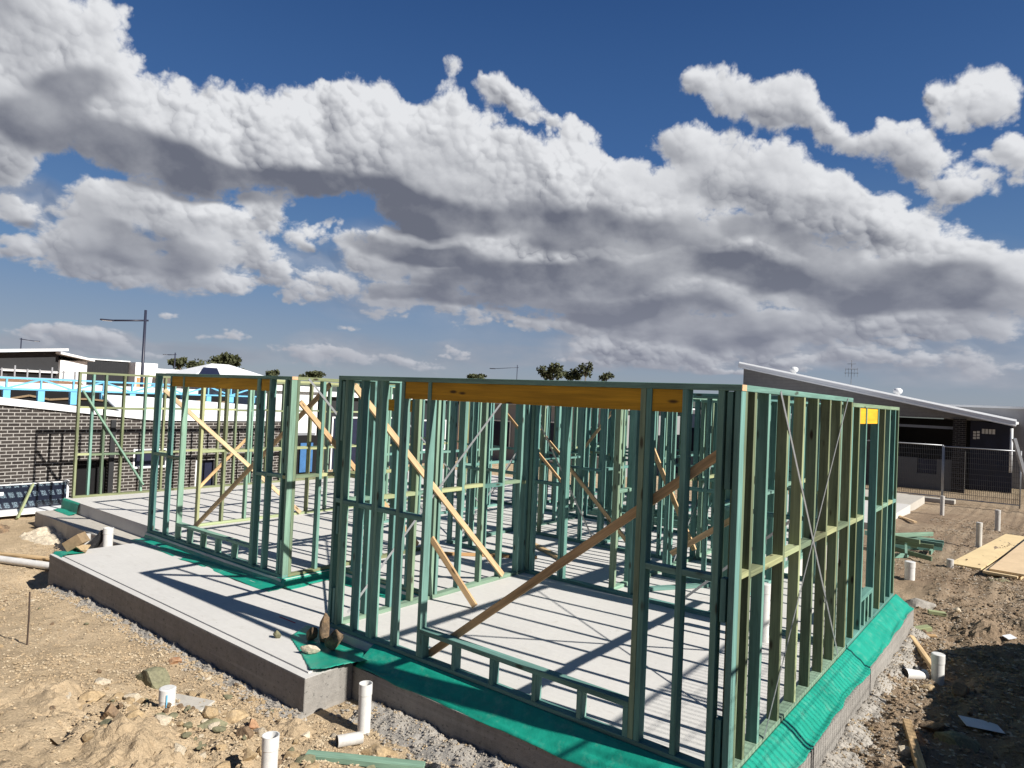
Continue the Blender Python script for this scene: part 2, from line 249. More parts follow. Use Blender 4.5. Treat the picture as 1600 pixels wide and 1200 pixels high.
def timber(name, cols, rough=.75, knots=.8, contrast=.22):
    """grain runs along each member's own local Z"""
    m, t, bs = material(name, rough, .3)
    P_ = ocoord(t); oi = t.new('ShaderNodeObjectInfo'); rnd = oi.outputs['Random']
    off = t.vec('SCALE', (13.1, 7.7, 29.3), rnd); P2 = t.vec('ADD', P_, off)
    rmp = t.new('ShaderNodeValToRGB'); rmp.color_ramp.interpolation = 'LINEAR'; t.put(rmp.inputs[0], rnd)
    for i, c in enumerate(cols):
        p_ = i/(len(cols)-1); e = rmp.color_ramp.elements[i] if i < 2 else rmp.color_ramp.elements.new(p_)
        e.position = p_; e.color = tuple(c)+(1,)
    g1 = t.noise(t.mapping(P2, scale=(22, 22, 1.1)), 1, 4, .6, 1.2)
    g2 = t.noise(t.mapping(P2, scale=(110, 110, 5)), 1, 3, .6)
    g3 = t.noise(t.mapping(P2, scale=(3, 3, 1.3)), 1, 3, .5)
    f = t.math('ADD', t.math('MULTIPLY', g1, .5), t.math('ADD', t.math('MULTIPLY', g2, .25), t.math('MULTIPLY', g3, .35)))
    st_ = t.noise(t.mapping(P2, scale=(9, 9, .5)), 1, 5, .65, .5)
    f = t.math('MULTIPLY', t.ramp(f, .35, .75, 1-contrast*1.4, 1+contrast*1.1), t.ramp(st_, .3, .72, .72, 1.25))
    c = t.vec('SCALE', rmp.outputs[0], f)
    vo = t.new('ShaderNodeTexVoronoi'); t.put(vo.inputs['Vector'], t.mapping(P2, scale=(8, 8, 2.6))); vo.inputs['Scale'].default_value = 1
    k = t.ramp(vo.outputs['Distance'], .06, .17, knots, 0, True)
    c = t.mix(k, c, (.035, .022, .012, 1))
    t.put(bs.inputs['Base Color'], c); bump(t, bs, g2, .15, .003)
    return m
GREEN = timber('treated_pine_green', [(.10, .24, .21), (.17, .32, .26), (.21, .34, .25), (.14, .29, .25), (.22, .30, .19), (.15, .30, .26), (.24, .31, .20)], contrast=.32)
TEAL = timber('treated_pine_teal', [(.09, .215, .20), (.165, .32, .28), (.12, .26, .23), (.18, .30, .25)], contrast=.32)
OLIVE = timber('treated_pine_olive', [(.19, .20, .105), (.14, .20, .13), (.22, .24, .13), (.16, .19, .10)], contrast=.40, knots=.95)
YPINE = timber('treated_pine_yellow', [(.38, .39, .20), (.32, .37, .21)])
PINE = timber('untreated_pine', [(.56, .36, .18), (.60, .43, .25), (.47, .28, .13), (.62, .46, .28)], contrast=.3)
BROWNPINE = timber('weathered_brown_pine', [(.52, .35, .19), (.56, .40, .22)], contrast=.4)
BEAM = timber('yellow_lintel_timber', [(.47, .26, .02), (.43, .23, .018), (.50, .29, .025)], knots=.9, contrast=.3)
BEAMLIT = timber('sunlit_yellow_lintel', [(.80, .42, .02), (.82, .46, .03)], knots=.3, contrast=.1)  # lit copy of the lintel timber, sun brightness put into its colour
ENDGRAIN = plain('raw_end_grain', (.62, .38, .22), .8)
STRAP = plain('galvanised_steel', (.46, .47, .48), .45, .15, 20, .7)
def concrete(name, col, var=.12, rough=.85, broom=False, pit=0.0, bmp=.15):
    m, t, bs = material(name, rough, .25)
    P_ = ocoord(t); a = t.noise(P_, .8, 5, .6); b = t.noise(P_, 14, 6, .65); c = t.noise(P_, 120, 2, .5)
    f = t.math('ADD', t.math('MULTIPLY', a, .45), t.math('ADD', t.math('MULTIPLY', b, .35), t.math('MULTIPLY', c, .2)))
    f = t.ramp(f, .3, .7, 1-var, 1+var)
    if broom:
        g = t.noise(t.mapping(P_, rot=(0, 0, .5), scale=(1.5, 40, 1)), 1.5, 3, .6); f = t.math('MULTIPLY', f, t.ramp(g, .3, .7, .96, 1.03))
    col_ = t.vec('SCALE', tuple(col), f)
    if broom:
        st = t.ramp(t.noise(P_, 3.1, 6, .7, .6), .60, .72, 0, .30, True); col_ = t.mix(st, col_, (.36, .33, .28, 1))
        sc_ = t.ramp(t.noise(t.mapping(P_, rot=(0, 0, .9), scale=(1.2, 7, 1)), 2.2, 6, .72, 1.0), .60, .70, 0, .35, True); col_ = t.mix(sc_, col_, (.40, .36, .30, 1))
        sp = t.new('ShaderNodeTexVoronoi'); t.put(sp.inputs['Vector'], P_); sp.inputs['Scale'].default_value = 7
        col_ = t.mix(t.ramp(sp.outputs['Distance'], .03, .05, .75, 0), col_, (.16, .13, .10, 1))
    if pit:
        sz_ = t.new('ShaderNodeSeparateXYZ'); t.put(sz_.inputs[0], P_); ln = t.noise(t.mapping(P_, scale=(.6, .6, 26)), 1.0, 3, .6); col_ = t.mix(t.ramp(ln, .52, .66, 0, .35), col_, (.42, .40, .37, 1)); dr_ = t.noise(t.mapping(P_, scale=(9, 9, .8)), 1.0, 4, .6); col_ = t.mix(t.ramp(dr_, .55, .7, 0, .30), col_, (.12, .11, .10, 1))
        k = t.ramp(t.noise(P_, 26, 3, .7), .60, .68, 0, pit); col_ = t.mix(k, col_, (.05, .05, .05, 1))
    t.put(bs.inputs['Base Color'], col_); bump(t, bs, t.math('ADD', b, t.math('MULTIPLY', c, .5)), bmp, .01)
    return m
SLAB = concrete('smooth_slab_concrete', (.56, .545, .52), .10, broom=True)
SLABLOW = concrete('footing_concrete', (.46, .43, .38), .18, pit=.3)
FORM = concrete('rough_formed_concrete', (.27, .255, .235), .34, pit=.6, bmp=.7)
SPILL = concrete('spilled_concrete', (.34, .315, .28), .45, pit=.55, bmp=1.0)
def ground_mat():
    m, t, bs = material('bare_dirt', .95, .1)
    P_ = ocoord(t); sx = t.new('ShaderNodeSeparateXYZ'); t.put(sx.inputs[0], P_)
    a = t.noise(P_, .55, 6, .6); b = t.noise(P_, 7, 8, .68, .4); c = t.noise(P_, 45, 4, .7); dd = t.noise(P_, 160, 2, .6)
    f = t.math('ADD', t.math('MULTIPLY', b, .4), t.math('ADD', t.math('MULTIPLY', c, .35), t.math('MULTIPLY', dd, .25)))
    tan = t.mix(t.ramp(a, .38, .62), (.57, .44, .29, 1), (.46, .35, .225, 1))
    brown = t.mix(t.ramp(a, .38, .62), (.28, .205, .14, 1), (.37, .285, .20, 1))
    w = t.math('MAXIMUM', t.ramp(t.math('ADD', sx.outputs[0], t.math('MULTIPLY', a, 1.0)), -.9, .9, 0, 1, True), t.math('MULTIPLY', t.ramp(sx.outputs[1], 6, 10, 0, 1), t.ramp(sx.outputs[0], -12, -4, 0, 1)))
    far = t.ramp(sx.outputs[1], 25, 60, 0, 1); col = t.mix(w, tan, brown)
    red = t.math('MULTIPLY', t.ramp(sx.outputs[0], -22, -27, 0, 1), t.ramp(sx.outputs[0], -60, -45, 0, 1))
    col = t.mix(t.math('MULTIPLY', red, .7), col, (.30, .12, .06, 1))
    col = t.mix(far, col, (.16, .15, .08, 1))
    col = t.vec('SCALE', col, t.ramp(f, .33, .66, .62, 1.22))
    vo = t.new('ShaderNodeTexVoronoi'); t.put(vo.inputs['Vector'], P_); vo.inputs['Scale'].default_value = 34
    stone = t.ramp(vo.outputs['Distance'], .18, .30, .28, 0)
    pick = t.ramp(t.noise(P_, 19, 2, .5), .52, .60, 0, 1)
    col = t.mix(t.math('MULTIPLY', stone, pick), col, (.55, .47, .36, 1))
    t.put(bs.inputs['Base Color'], col)
    hgt = t.math('ADD', t.math('MULTIPLY', b, 1.0), t.math('ADD', t.math('MULTIPLY', c, .7), t.math('MULTIPLY', dd, .3)))
    bump(t, bs, hgt, 1.0, .032)
    return m
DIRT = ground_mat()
def rock_mat(name, cols, sc=7):
    m, t, bs = material(name, .85, .25)
    P_ = ocoord(t); oi = t.new('ShaderNodeObjectInfo'); P2 = t.vec('ADD', P_, t.vec('SCALE', (9, 5, 7), oi.outputs['Random']))
    n = t.noise(P2, sc, 6, .65, .6); n2 = t.noise(P2, sc*6, 4, .6)
    rmp = t.new('ShaderNodeValToRGB'); t.put(rmp.inputs[0], t.ramp(n, .3, .7))
    for i, c in enumerate(cols):
        p_ = i/(len(cols)-1); e = rmp.color_ramp.elements[i] if i < 2 else rmp.color_ramp.elements.new(p_)
        e.position = p_; e.color = tuple(c)+(1,)
    t.put(bs.inputs['Base Color'], t.vec('SCALE', rmp.outputs[0], t.ramp(n2, .3, .7, .75, 1.2))); bump(t, bs, n2, .8, .01)
    return m
RTAN = rock_mat('tan_stone', [(.24, .17, .10), (.45, .33, .19), (.34, .26, .17)])
RGREEN = rock_mat('olive_stone', [(.13, .13, .08), (.22, .21, .13), (.17, .16, .11)])
RBROWN = rock_mat('brown_stone', [(.07, .055, .04), (.20, .14, .09), (.34, .22, .12)])
RRED = rock_mat('rusty_stone', [(.30, .13, .07), (.42, .26, .15), (.2, .1, .06)])
RPALE = rock_mat('pale_stone', [(.42, .36, .28), (.58, .50, .38), (.3, .25, .19)])
def peb_mat(name, a, b, c):
    m, t, bs = material(name, .9, .2); P_ = ocoord(t)
    vo = t.new('ShaderNodeTexVoronoi'); t.put(vo.inputs['Vector'], P_); vo.inputs['Scale'].default_value = 11
    sp = t.new('ShaderNodeSeparateColor'); t.put(sp.inputs[0], vo.outputs['Color'])
    col = t.mix(sp.outputs[0], a+(1,), b+(1,)); col = t.mix(t.ramp(sp.outputs[1], .7, .75), col, c+(1,))
    t.put(bs.inputs['Base Color'], col); return m
PEB = peb_mat('gravel_stones', (.46, .35, .225), (.34, .255, .16), (.48, .39, .27))
PEBR = peb_mat('brown_gravel_stones', (.20, .14, .09), (.32, .24, .16), (.40, .34, .27))
PEBG = peb_mat('grey_aggregate', (.27, .245, .21), (.36, .32, .27), (.40, .31, .20))
def membrane_mat():
    m, t, bs = material('green_membrane', .42, .5)
    P_ = ocoord(t); n = t.noise(P_, 2.5, 5, .65, .8); n2 = t.noise(P_, 30, 3, .6)
    c = t.mix(t.ramp(n, .35, .7), (.006, .24, .165, 1), (.015, .34, .24, 1))
    c = t.mix(t.ramp(t.noise(P_, 9, 6, .7), .52, .75, 0, .40), c, (.22, .38, .29, 1))
    t.put(bs.inputs['Base Color'], c); cr = t.math('ABSOLUTE', t.math('SUBTRACT', t.noise(P_, 5.5, 4, .6, 1.5), .5)); bump(t, bs, t.math('ADD', t.math('MULTIPLY', cr, .5), t.math('ADD', n, t.math('MULTIPLY', n2, .12))), .4, .025)
    return m
MEMB = membrane_mat()
def brick_mat(name, c1, c2, mortar, bw=.226, rh=.0778, ms=.0105, axis='y'):
    m, t, bs = material(name, .85, .2)
    P_ = ocoord(t); sx = t.new('ShaderNodeSeparateXYZ'); t.put(sx.inputs[0], P_)
    cb = t.new('ShaderNodeCombineXYZ'); t.put(cb.inputs[0], sx.outputs[1 if axis == 'y' else 0]); t.put(cb.inputs[1], sx.outputs[2])
    b = t.new('ShaderNodeTexBrick'); t.put(b.inputs['Vector'], cb.outputs[0]); b.offset = .5
    b.inputs['Color1'].default_value = c1+(1,); b.inputs['Color2'].default_value = c2+(1,); b.inputs['Mortar'].default_value = mortar+(1,)
    b.inputs['Scale'].default_value = 1; b.inputs['Mortar Size'].default_value = ms; b.inputs['Mortar Smooth'].default_value = .1
    b.inputs['Brick Width'].default_value = bw; b.inputs['Row Height'].default_value = rh; b.inputs['Bias'].default_value = 0
    n = t.noise(P_, 25, 4, .6)
    t.put(bs.inputs['Base Color'], t.vec('SCALE', b.outputs[0], t.ramp(n, .3, .7, .75, 1.25)))
    bump(t, bs, t.math('SUBTRACT', 1.0, b.outputs[1]), .5, .008)
    return m
BRICK = brick_mat('charcoal_brick', (.030, .025, .024), (.055, .047, .043), (.33, .315, .295), ms=.0095)
BRICKX = brick_mat('black_brick', (.012, .011, .011), (.025, .022, .022), (.10, .095, .09), .24, .086, .01, 'x')
def lines_mat(name, col, pitch, axis=2, depth=.5, rough=.5, metal=0.0, dark=.6):
    m, t, bs = material(name, rough, .4, metal); P_ = ocoord(t); sx = t.new('ShaderNodeSeparateXYZ'); t.put(sx.inputs[0], P_)
    fr = t.math('FRACT', t.math('DIVIDE', sx.outputs[axis], pitch)); e = t.ramp(fr, .0, .14, dark, 1)
    n = t.noise(P_, 4, 4, .6)
    t.put(bs.inputs['Base Color'], t.vec('SCALE', tuple(col), t.math('MULTIPLY', e, t.ramp(n, .3, .7, .88, 1.1))))
    bump(t, bs, fr, depth, .01); return m
CLAD = lines_mat('grey_weatherboard', (.16, .155, .155), .15, 2)
CLADDK = lines_mat('charcoal_vertical_cladding', (.018, .019, .022), .2, 1)
WHITE = plain('white_painted_metal', (.78, .79, .80), .4, .05, 3)
WHITEW = plain('white_render', (.76, .76, .75), .7, .06, 2)
WROOF = lines_mat('white_roof_sheet', (.72, .73, .74), .2, 1, .4, .4, dark=.85)
GREYW = plain('mid_grey_render', (.22, .23, .25), .7, .1, 2)
DKGREY = plain('charcoal_render', (.020, .021, .024), .7, .15, 2)
BLACK = plain('painted_void_shade', (.006, .006, .007), .9, .3, 3)  # near-black colour standing in for the shade inside open voids and recesses
BLUEM = plain('pale_blue_steel', (.15, .42, .62), .45, .1, 5)
BLUET = plain('blue_tarpaulin', (.05, .15, .34), .5, .25, 4, bmp=.5)
NAVY = plain('navy_wall_wrap', (.012, .016, .04), .5, .3, 3)
POLE = plain('dark_blue_pole_paint', (.025, .028, .05), .4, .1, 3)
PVC = plain('white_pvc', (.66, .65, .63), .38, .14, 12, spec=.5)
PVCD = plain('dusty_pvc', (.52, .50, .47), .5, .2, 9)
PVCIN = plain('pipe_inside', (.05, .045, .04), .9)
GALV = plain('fence_galvanised_tube', (.36, .37, .39), .45, .15, 10, .5)
WIRE = plain('dull_fence_wire', (.13, .135, .14), .6, .1, 10, .3)
REDP = plain('orange_red_plastic', (.62, .09, .03), .5, .2, 6)
REDM = plain('red_marking_paint', (.45, .04, .05), .7, .3, 30)
PAPER = plain('white_paper', (.66, .67, .70), .7, .1, 9)
CARD = plain('brown_cardboard', (.24, .17, .10), .9, .3, 20)
BLKP = plain('black_plastic_sheet', (.03, .03, .033), .35, .3, 12, bmp=1.0)
RUST = plain('rusty_rod', (.06, .04, .03), .8, .3, 40)
LEAF = None
def leaf_mat(name, a, b):
    m, t, bs = material(name, .7, .2); P_ = ocoord(t); n = t.noise(P_, 1.2, 4, .6); oi = t.new('ShaderNodeTexWhiteNoise'); t.put(oi.inputs[0], t.vec('SNAP', P_, (.35, .35, .35)))
    t.put(bs.inputs['Base Color'], t.mix(t.math('ADD', t.math('MULTIPLY', n, .6), t.math('MULTIPLY', oi.outputs[0], .4)), a+(1,), b+(1,))); return m
LEAF = leaf_mat('eucalypt_leaves', (.035, .042, .020), (.10, .105, .050))
SCRUB = leaf_mat('dry_scrub_leaves', (.10, .075, .035), (.20, .13, .06))
BARK = plain('grey_bark', (.16, .13, .10), .9, .3, 4)
def pack_mat():
    m, t, bs = material('printed_dark_wrap', .25, .6); P_ = ocoord(t)
    sx = t.new('ShaderNodeSeparateXYZ'); t.put(sx.inputs[0], P_)
    u = t.math('ADD', t.math('DIVIDE', sx.outputs[1], .155), t.math('MULTIPLY', sx.outputs[2], 2.4)); v = t.math('DIVIDE', sx.outputs[2], .22)
    cu = t.math('ABSOLUTE', t.math('SUBTRACT', t.math('FRACT', u), .5)); cv = t.math('ABSOLUTE', t.math('SUBTRACT', t.math('FRACT', v), .5))
    inside = t.math('MULTIPLY', t.math('LESS_THAN', cu, .33), t.math('LESS_THAN', cv, .27))
    n = t.noise(P_, 60, 2, .5); on = t.math('MULTIPLY', inside, t.math('GREATER_THAN', n, .50))
    t.put(bs.inputs['Base Color'], t.mix(t.math('MULTIPLY', on, .8), (.010, .014, .028, 1), (.22, .30, .36, 1))); return m
PACK = pack_mat()
# ================================================================ mesh helpers
def tag(o, label=None, cat=None, group=None, kind=None):
    if label and not kind: kind = 'thing'
    if label: o['label'] = label
    if cat: o['category'] = cat
    if group: o['group'] = group
    if kind: o['kind'] = kind
    return o
def empty(name, loc, label, cat, group=None):
    o = bpy.data.objects.new(name, None); COL.objects.link(o); o.location = loc; o.empty_display_size = .2
    return tag(o, label, cat, group)
class MB:
    def __init__(s): s.v = []; s.f = []
    def add(s, vs, fs):
        n = len(s.v); s.v += [tuple(v) for v in vs]; s.f += [tuple(i+n for i in f) for f in fs]; return s
    def box(s, a, b):
        x0, y0, z0 = a; x1, y1, z1 = b
        return s.add([(x0, y0, z0), (x1, y0, z0), (x1, y1, z0), (x0, y1, z0), (x0, y0, z1), (x1, y0, z1), (x1, y1, z1), (x0, y1, z1)],
                     [(0, 3, 2, 1), (4, 5, 6, 7), (0, 1, 5, 4), (1, 2, 6, 5), (2, 3, 7, 6), (3, 0, 4, 7)])
    def bar(s, p0, p1, w, t, up=(0, 0, 1)):
        p0 = Vector(p0); p1 = Vector(p1); d_ = (p1-p0).normalized(); up = Vector(up)
        if abs(d_.dot(up)) > .98: up = Vector((1, 0, 0))
        a = d_.cross(up).normalized()*w/2; b = a.cross(d_).normalized()*t/2
        vs = [p0-a-b, p0+a-b, p0+a+b, p0-a+b, p1-a-b, p1+a-b, p1+a+b, p1-a+b]
        return s.add(vs, [(0, 1, 2, 3), (7, 6, 5, 4), (0, 4, 5, 1), (1, 5, 6, 2), (2, 6, 7, 3), (3, 7, 4, 0)])
    def tube(s, pts, r, n=12, cap=True, r1=None):
        pts = [Vector(p) for p in pts]; rings = []; base = len(s.v); k = len(pts)
        for i, p in enumerate(pts):
            d_ = (pts[min(i+1, k-1)]-pts[max(i-1, 0)]).normalized(); up = Vector((0, 0, 1)) if abs(d_.z) < .95 else Vector((1, 0, 0))
            a = d_.cross(up).normalized(); b = a.cross(d_).normalized(); ri = r if r1 is None else r+(r1-r)*i/(k-1)
            for j in range(n):
                th = 2*math.pi*j/n; s.v.append(tuple(p+a*math.cos(th)*ri+b*math.sin(th)*ri))
        for i in range(k-1):
            for j in range(n):
                q = base+i*n; s.f.append((q+j, q+(j+1) % n, q+n+(j+1) % n, q+n+j))
        if cap:
            s.f.append(tuple(base+j for j in reversed(range(n)))); s.f.append(tuple(base+(k-1)*n+j for j in range(n)))
        return s
    def prism(s, poly, h0, h1, axis='z'):
        """extrude a polygon of 2D points between two heights along an axis"""
        n = len(poly)
        def P3(p, h): return {'z': (p[0], p[1], h), 'y': (p[0], h, p[1]), 'x': (h, p[0], p[1])}[axis]
        vs = [P3(p, h0) for p in poly]+[P3(p, h1) for p in poly]
        fs = [tuple(range(n)), tuple(reversed(range(n, 2*n)))]+[(i, i+n, (i+1) % n+n, (i+1) % n) for i in range(n)]
        return s.add(vs, fs)
    def build(s, name, mat, parent=None, smooth=False, origin=None, bevel=0, loc=None):
        me = bpy.data.meshes.new(name); o3 = Vector(origin) if origin is not None else Vector((0, 0, 0))
        me.from_pydata([tuple(Vector(v)-o3) for v in s.v], [], s.f); me.update()
        bm = bmesh.new(); bm.from_mesh(me); bmesh.ops.recalc_face_normals(bm, faces=bm.faces)
        if bevel: bmesh.ops.bevel(bm, geom=list(bm.edges), offset=bevel, segments=1, affect='EDGES', clamp_overlap=True)
        bm.to_mesh(me); bm.free()
        for m_ in (mat if isinstance(mat, (list, tuple)) else [mat]): me.materials.append(m_)
        if smooth: me.shade_smooth()
        o = bpy.data.objects.new(name, me); COL.objects.link(o)
        if parent is not None: o.parent = parent
        if origin is not None: o.location = o3
        if loc is not None: o.location = Vector(loc)
        return o
MCACHE = {}
def member(name, p0, p1, w, t, mat, parent=None, side=(1, 0, 0)):
    """a sawn timber from p0 to p1; w measured along 'side', t across; local Z runs along the piece"""
    p0 = Vector(p0); p1 = Vector(p1); L = (p1-p0).length; key = (round(L, 3), round(w, 4), round(t, 4), mat.name)
    if key not in MCACHE:
        b = MB(); b.box((-w/2, -t/2, -L/2), (w/2, t/2, L/2)); me_o = b.build(name, mat, bevel=min(.0025, w*.1, t*.1)); MCACHE[key] = me_o.data; o = me_o
    else:
        o = bpy.data.objects.new(name, MCACHE[key]); COL.objects.link(o)
    z = (p1-p0).normalized(); x = Vector(side); x = (x-z*x.dot(z)).normalized(); y = z.cross(x)
    c = (p0+p1)/2
    M = Matrix(((x.x, y.x, z.x, c.x), (x.y, y.y, z.y, c.y), (x.z, y.z, z.z, c.z), (0, 0, 0, 1)))
    if parent is not None: o.parent = parent
    o.matrix_local = M
    return o
random.seed(5)
# ================================================================ ground
def smooth(a, b, x):
    t_ = min(1, max(0, (x-a)/(b-a))); return t_*t_*(3-2*t_)
PORCH = (-10.1, -3.65, -.79, .66)
def in_slab(x, y, m=0.0):
    if -14.9+m < x < .22-m and (.95 if x < -10.3 else .45 if x < -6.2 else 1.3 if x < -4.5 else -.2)+m < y < (6.4 if x > -1.7 else 12.6)-m: return True
    return PORCH[0]+m < x < PORCH[1]-m and PORCH[2]+m < y < 3
def base_h(x, y):
    z = -.47
    z += -.12*smooth(-8, -11, x)*smooth(3, 0, y)+.05*smooth(-12, -15, x)
    z += .33*smooth(-1.2, -3.2, y+.10*(x+3.5))*smooth(1.5, -1.5, x)*smooth(-9, -5, x)
    z += .06*smooth(-5, -3.6, x)*smooth(-.6, -1.5, y)*smooth(-2.4, -2.8, x-.0)
    bank = smooth(1.72, 2.35, x)*(1.20*smooth(7.5, 5.6, y)+.50*smooth(5.0, 7.5, y)*smooth(19, 14, y)+.55*smooth(16, 20, y)*smooth(34, 28, y))*smooth(-6, -2.5, y)
    z += bank
    z -= .25*smooth(18, 24, y)*(1-smooth(1.7, 2.3, x))
    r_ = math.hypot(x+5, y-8)
    z += 2.85*smooth(-20.5, -27, x)*smooth(7.2, 5.6, y)*smooth(-60, -50, x)
    z -= 1.1*smooth(60, 400, r_)
    return z
def ground_h(x, y):
    z = base_h(x, y)
    near = smooth(40, 14, math.hypot(x+4, y-3))
    rough = .55+1.0*smooth(-5.6, -4.2, x)*smooth(-1.1, -1.9, y)*smooth(-1, -2.5, x)+.8*smooth(-1.0, .2, x)+.8*smooth(-7.5, -3.5, x)*smooth(-.3, -1.6, y)
    v = Vector((x, y, 0))
    z += near*rough*(.055*mnoise.fractal(v*1.3, .8, 2.1, 4)+.028*mnoise.fractal(v*6.0+Vector((7, 3, 1)), .7, 2.1, 4)+.030*max(0, mnoise.noise(v*9.0+Vector((1, 9, 4))))**1.0)
    # excavated trench beside the porch end
    z -= .16*math.exp(-(((x+10.45)/.45)**2+((y+.75)/.35)**2))
    # churned track on the right
    z += near*.05*smooth(.2, .8, x)*mnoise.fractal(v*3.1+Vector((2, 2, 2)), .8, 2.2, 4)
    if in_slab(x, y, .12): z = min(z, -.85)
    return z
def axis_pts(lo, hi, step, far):
    a = [lo+i*step for i in range(int((hi-lo)/step)+1)]; st = step; x = a[-1]
    while x < far: st *= 1.22; x += st; a.append(x)
    st = step; x = a[0]; left = []
    while x > -far: st *= 1.22; x -= st; left.append(x)
    return left[::-1]+a
gx_ = axis_pts(-13.2, 2.5, .05, 2500); gy_ = axis_pts(-3.4, 8.4, .05, 2500)
gv = [(x, y, ground_h(x, y)) for y in gy_ for x in gx_]; nx = len(gx_)
gf = [(j*nx+i, j*nx+i+1, (j+1)*nx+i+1, (j+1)*nx+i) for j in range(len(gy_)-1) for i in range(nx-1)]
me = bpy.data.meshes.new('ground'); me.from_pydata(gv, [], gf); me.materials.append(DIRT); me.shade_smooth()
go = bpy.data.objects.new('ground', me); COL.objects.link(go); tag(go, kind='structure')
def G(x, y, dz=0): return Vector((x, y, ground_h(x, y)+dz))
# low far hills
b = MB(); N = 60
for k in range(N):
    a0 = R3(-100+130*k/(N-1)); h = 14+9*mnoise.noise(Vector((k*.13, 3, 0)))+5*mnoise.noise(Vector((k*.5, 9, 0)))
    for rr_, zz_ in ((1250, -3), (1400, h*.8), (1600, h)): b.v.append((math.sin(a0)*rr_, math.cos(a0)*rr_, zz_))
b.f = [(k*3+j, k*3+3+j, k*3+4+j, k*3+1+j) for k in range(N-1) for j in (0, 1)]
tag(b.build('hills', plain('distant_scrub', (.085, .10, .085), .95, .25, .01), smooth=True), kind='structure')
# ================================================================ slabs
hs = empty('house_slab', (0, 0, 0), 'main concrete floor slab of the house carrying all the green wall frames', 'concrete slab')
b = MB(); b.prism([(-14.75, .93), (-10.30, .93), (-10.30, .665), (-6.28, .665), (-6.28, 1.47), (-4.42, 1.47), (-4.42, -.02), (.02, -.02), (.02, 6.30), (-1.6, 6.30), (-1.6, 12.6), (-14.75, 12.6)], -.62, 0)
b.build('slab_top', SLAB, hs)
b = MB(); b.prism([(-4.05, -.235), (.235, -.235), (.235, 6.42), (.021, 6.42), (.021, -.021), (-4.05, -.021)], -.70, -.155)
b.build('edge_beam', FORM, hs)
pp = empty('porch_slab', (0, 0, 0), 'lower pale concrete porch slab stepping down in front of the frames', 'concrete slab')
b = MB(); b.prism([(-10.02, -.70), (-3.72, -.70), (-3.72, -.02), (-4.421, -.02), (-4.421, 1.469), (-6.281, 1.469), (-6.281, .664), (-10.02, .664)], -.62, -.10)
b.build('slab_top', SLAB, pp)
b = MB(); b.prism([(-10.10, -.79), (-3.64, -.79), (-3.64, -.24), (-3.721, -.24), (-3.721, -.701), (-10.021, -.701), (-10.021, .45), (-10.10, .45)], -.80, -.118)
b.build('rebated_edge', FORM, pp, bevel=.006)
b = MB(); b.prism([(-10.098, -.788), (-3.642, -.788), (-3.642, -.24), (-3.722, -.24), (-3.722, -.703), (-10.022, -.703), (-10.022, .45), (-10.098, .45)], -.117, -.114); b.build('trowelled_rim', SLAB, pp)
ft = empty('footing_step', (0, 0, 0), 'long low concrete footing step running beneath the garage slab edge at far left', 'footing')
b = MB(); b.box((-14.75, .42, -.62), (-10.35, .929, -.235)); b.build('beam', SLABLOW, ft, bevel=.01)
bs_ = empty('rear_slab', (0, 0, 0), 'small pale concrete slab with dark joints beyond the right end of the frames', 'concrete slab')
b = MB(); b.box((-5.2, 15.2, -.60), (-1.75, 20.5, -.30)); b.build('slab_top', SLAB, bs_)
b = MB(); b.box((-4.4, 21.2, -.70), (-1.9, 25.0, -.42)); b.build('lower_slab', SLABLOW, bs_)
# ================================================================ membranes
def ribbon(name, label, pts, outward, prof, mat, wob=.012, seed=1, ragged=.03, step=.05):
    """sheet laid along a line on the slab edge: prof = (out, z) points"""
    b = MB(); p0 = Vector(pts[0]); p1 = Vector(pts[1]); L = (p1-p0).length; n = int(L/step); d_ = (p1-p0)/n; o = Vector(outward)
    sub = []
    for k in range(len(prof)-1):
        for j in range(4):
            q_ = j/4; sub.append((prof[k][0]*(1-q_)+prof[k+1][0]*q_, prof[k][1]*(1-q_)+prof[k+1][1]*q_))
    sub.append(prof[-1]); m_ = len(sub)
    for i in range(n+1):
        for j, (a_, z_) in enumerate(sub):
            p = p0+d_*i; e = j/(m_-1)
            w_ = wob*mnoise.noise(Vector((i*step*2.2+seed*5, j*.4, seed)))*(e*1.8+.1)
            rg = ragged*mnoise.fractal(Vector((i*step*1.6, seed*3.1, 0)), .8, 2, 3)*e*e
            b.v.append(tuple(p+o*(a_+rg)+Vector((0, 0, z_+w_))))
    nb_ = len(b.v)
    for v in list(b.v): b.v.append((v[0], v[1], v[2]-.004))
    for i in range(n):
        for j in range(m_-1):
            q_ = i*m_+j; b.f.append((q_, q_+1, q_+m_+1, q_+m_)); b.f.append((nb_+q_, nb_+q_+m_, nb_+q_+m_+1, nb_+q_+1))
    for i in range(n): q_ = i*m_; b.f.append((q_, q_+m_, nb_+q_+m_, nb_+q_)); q_ += m_-1; b.f.append((q_, nb_+q_, nb_+q_+m_, q_+m_))
    ob = b.build(name, mat, smooth=True); tag(ob, label, 'membrane'); return ob
ribbon('waterproof_membrane', 'green membrane strip in shade along the foot of the nearest front frame', ((-3.62, -.004, 0), (.05, -.004, 0)), (0, -1, 0), [(0, .012), (.03, -.004), (.12, -.070), (.19, -.120), (.235, -.150)], MEMB, seed=1)
ribbon('waterproof_membrane', 'bright sunlit green membrane strip sloping along the foot of the right-hand wall frame', ((.004, -.20, 0), (.004, 6.42, 0)), (1, 0, 0), [(0, .012), (.04, -.01), (.12, -.075), (.18, -.125), (.225, -.14)], MEMB, seed=2, ragged=.035)
ribbon('waterproof_membrane', 'green membrane strip lapping onto the porch under the left front frame', ((-10.28, .686, 0), (-6.2, .686, 0)), (0, -1, 0), [(0, .012), (.02, -.03), (.04, -.075), (.12, -.093), (.26, -.093)], MEMB, seed=3)
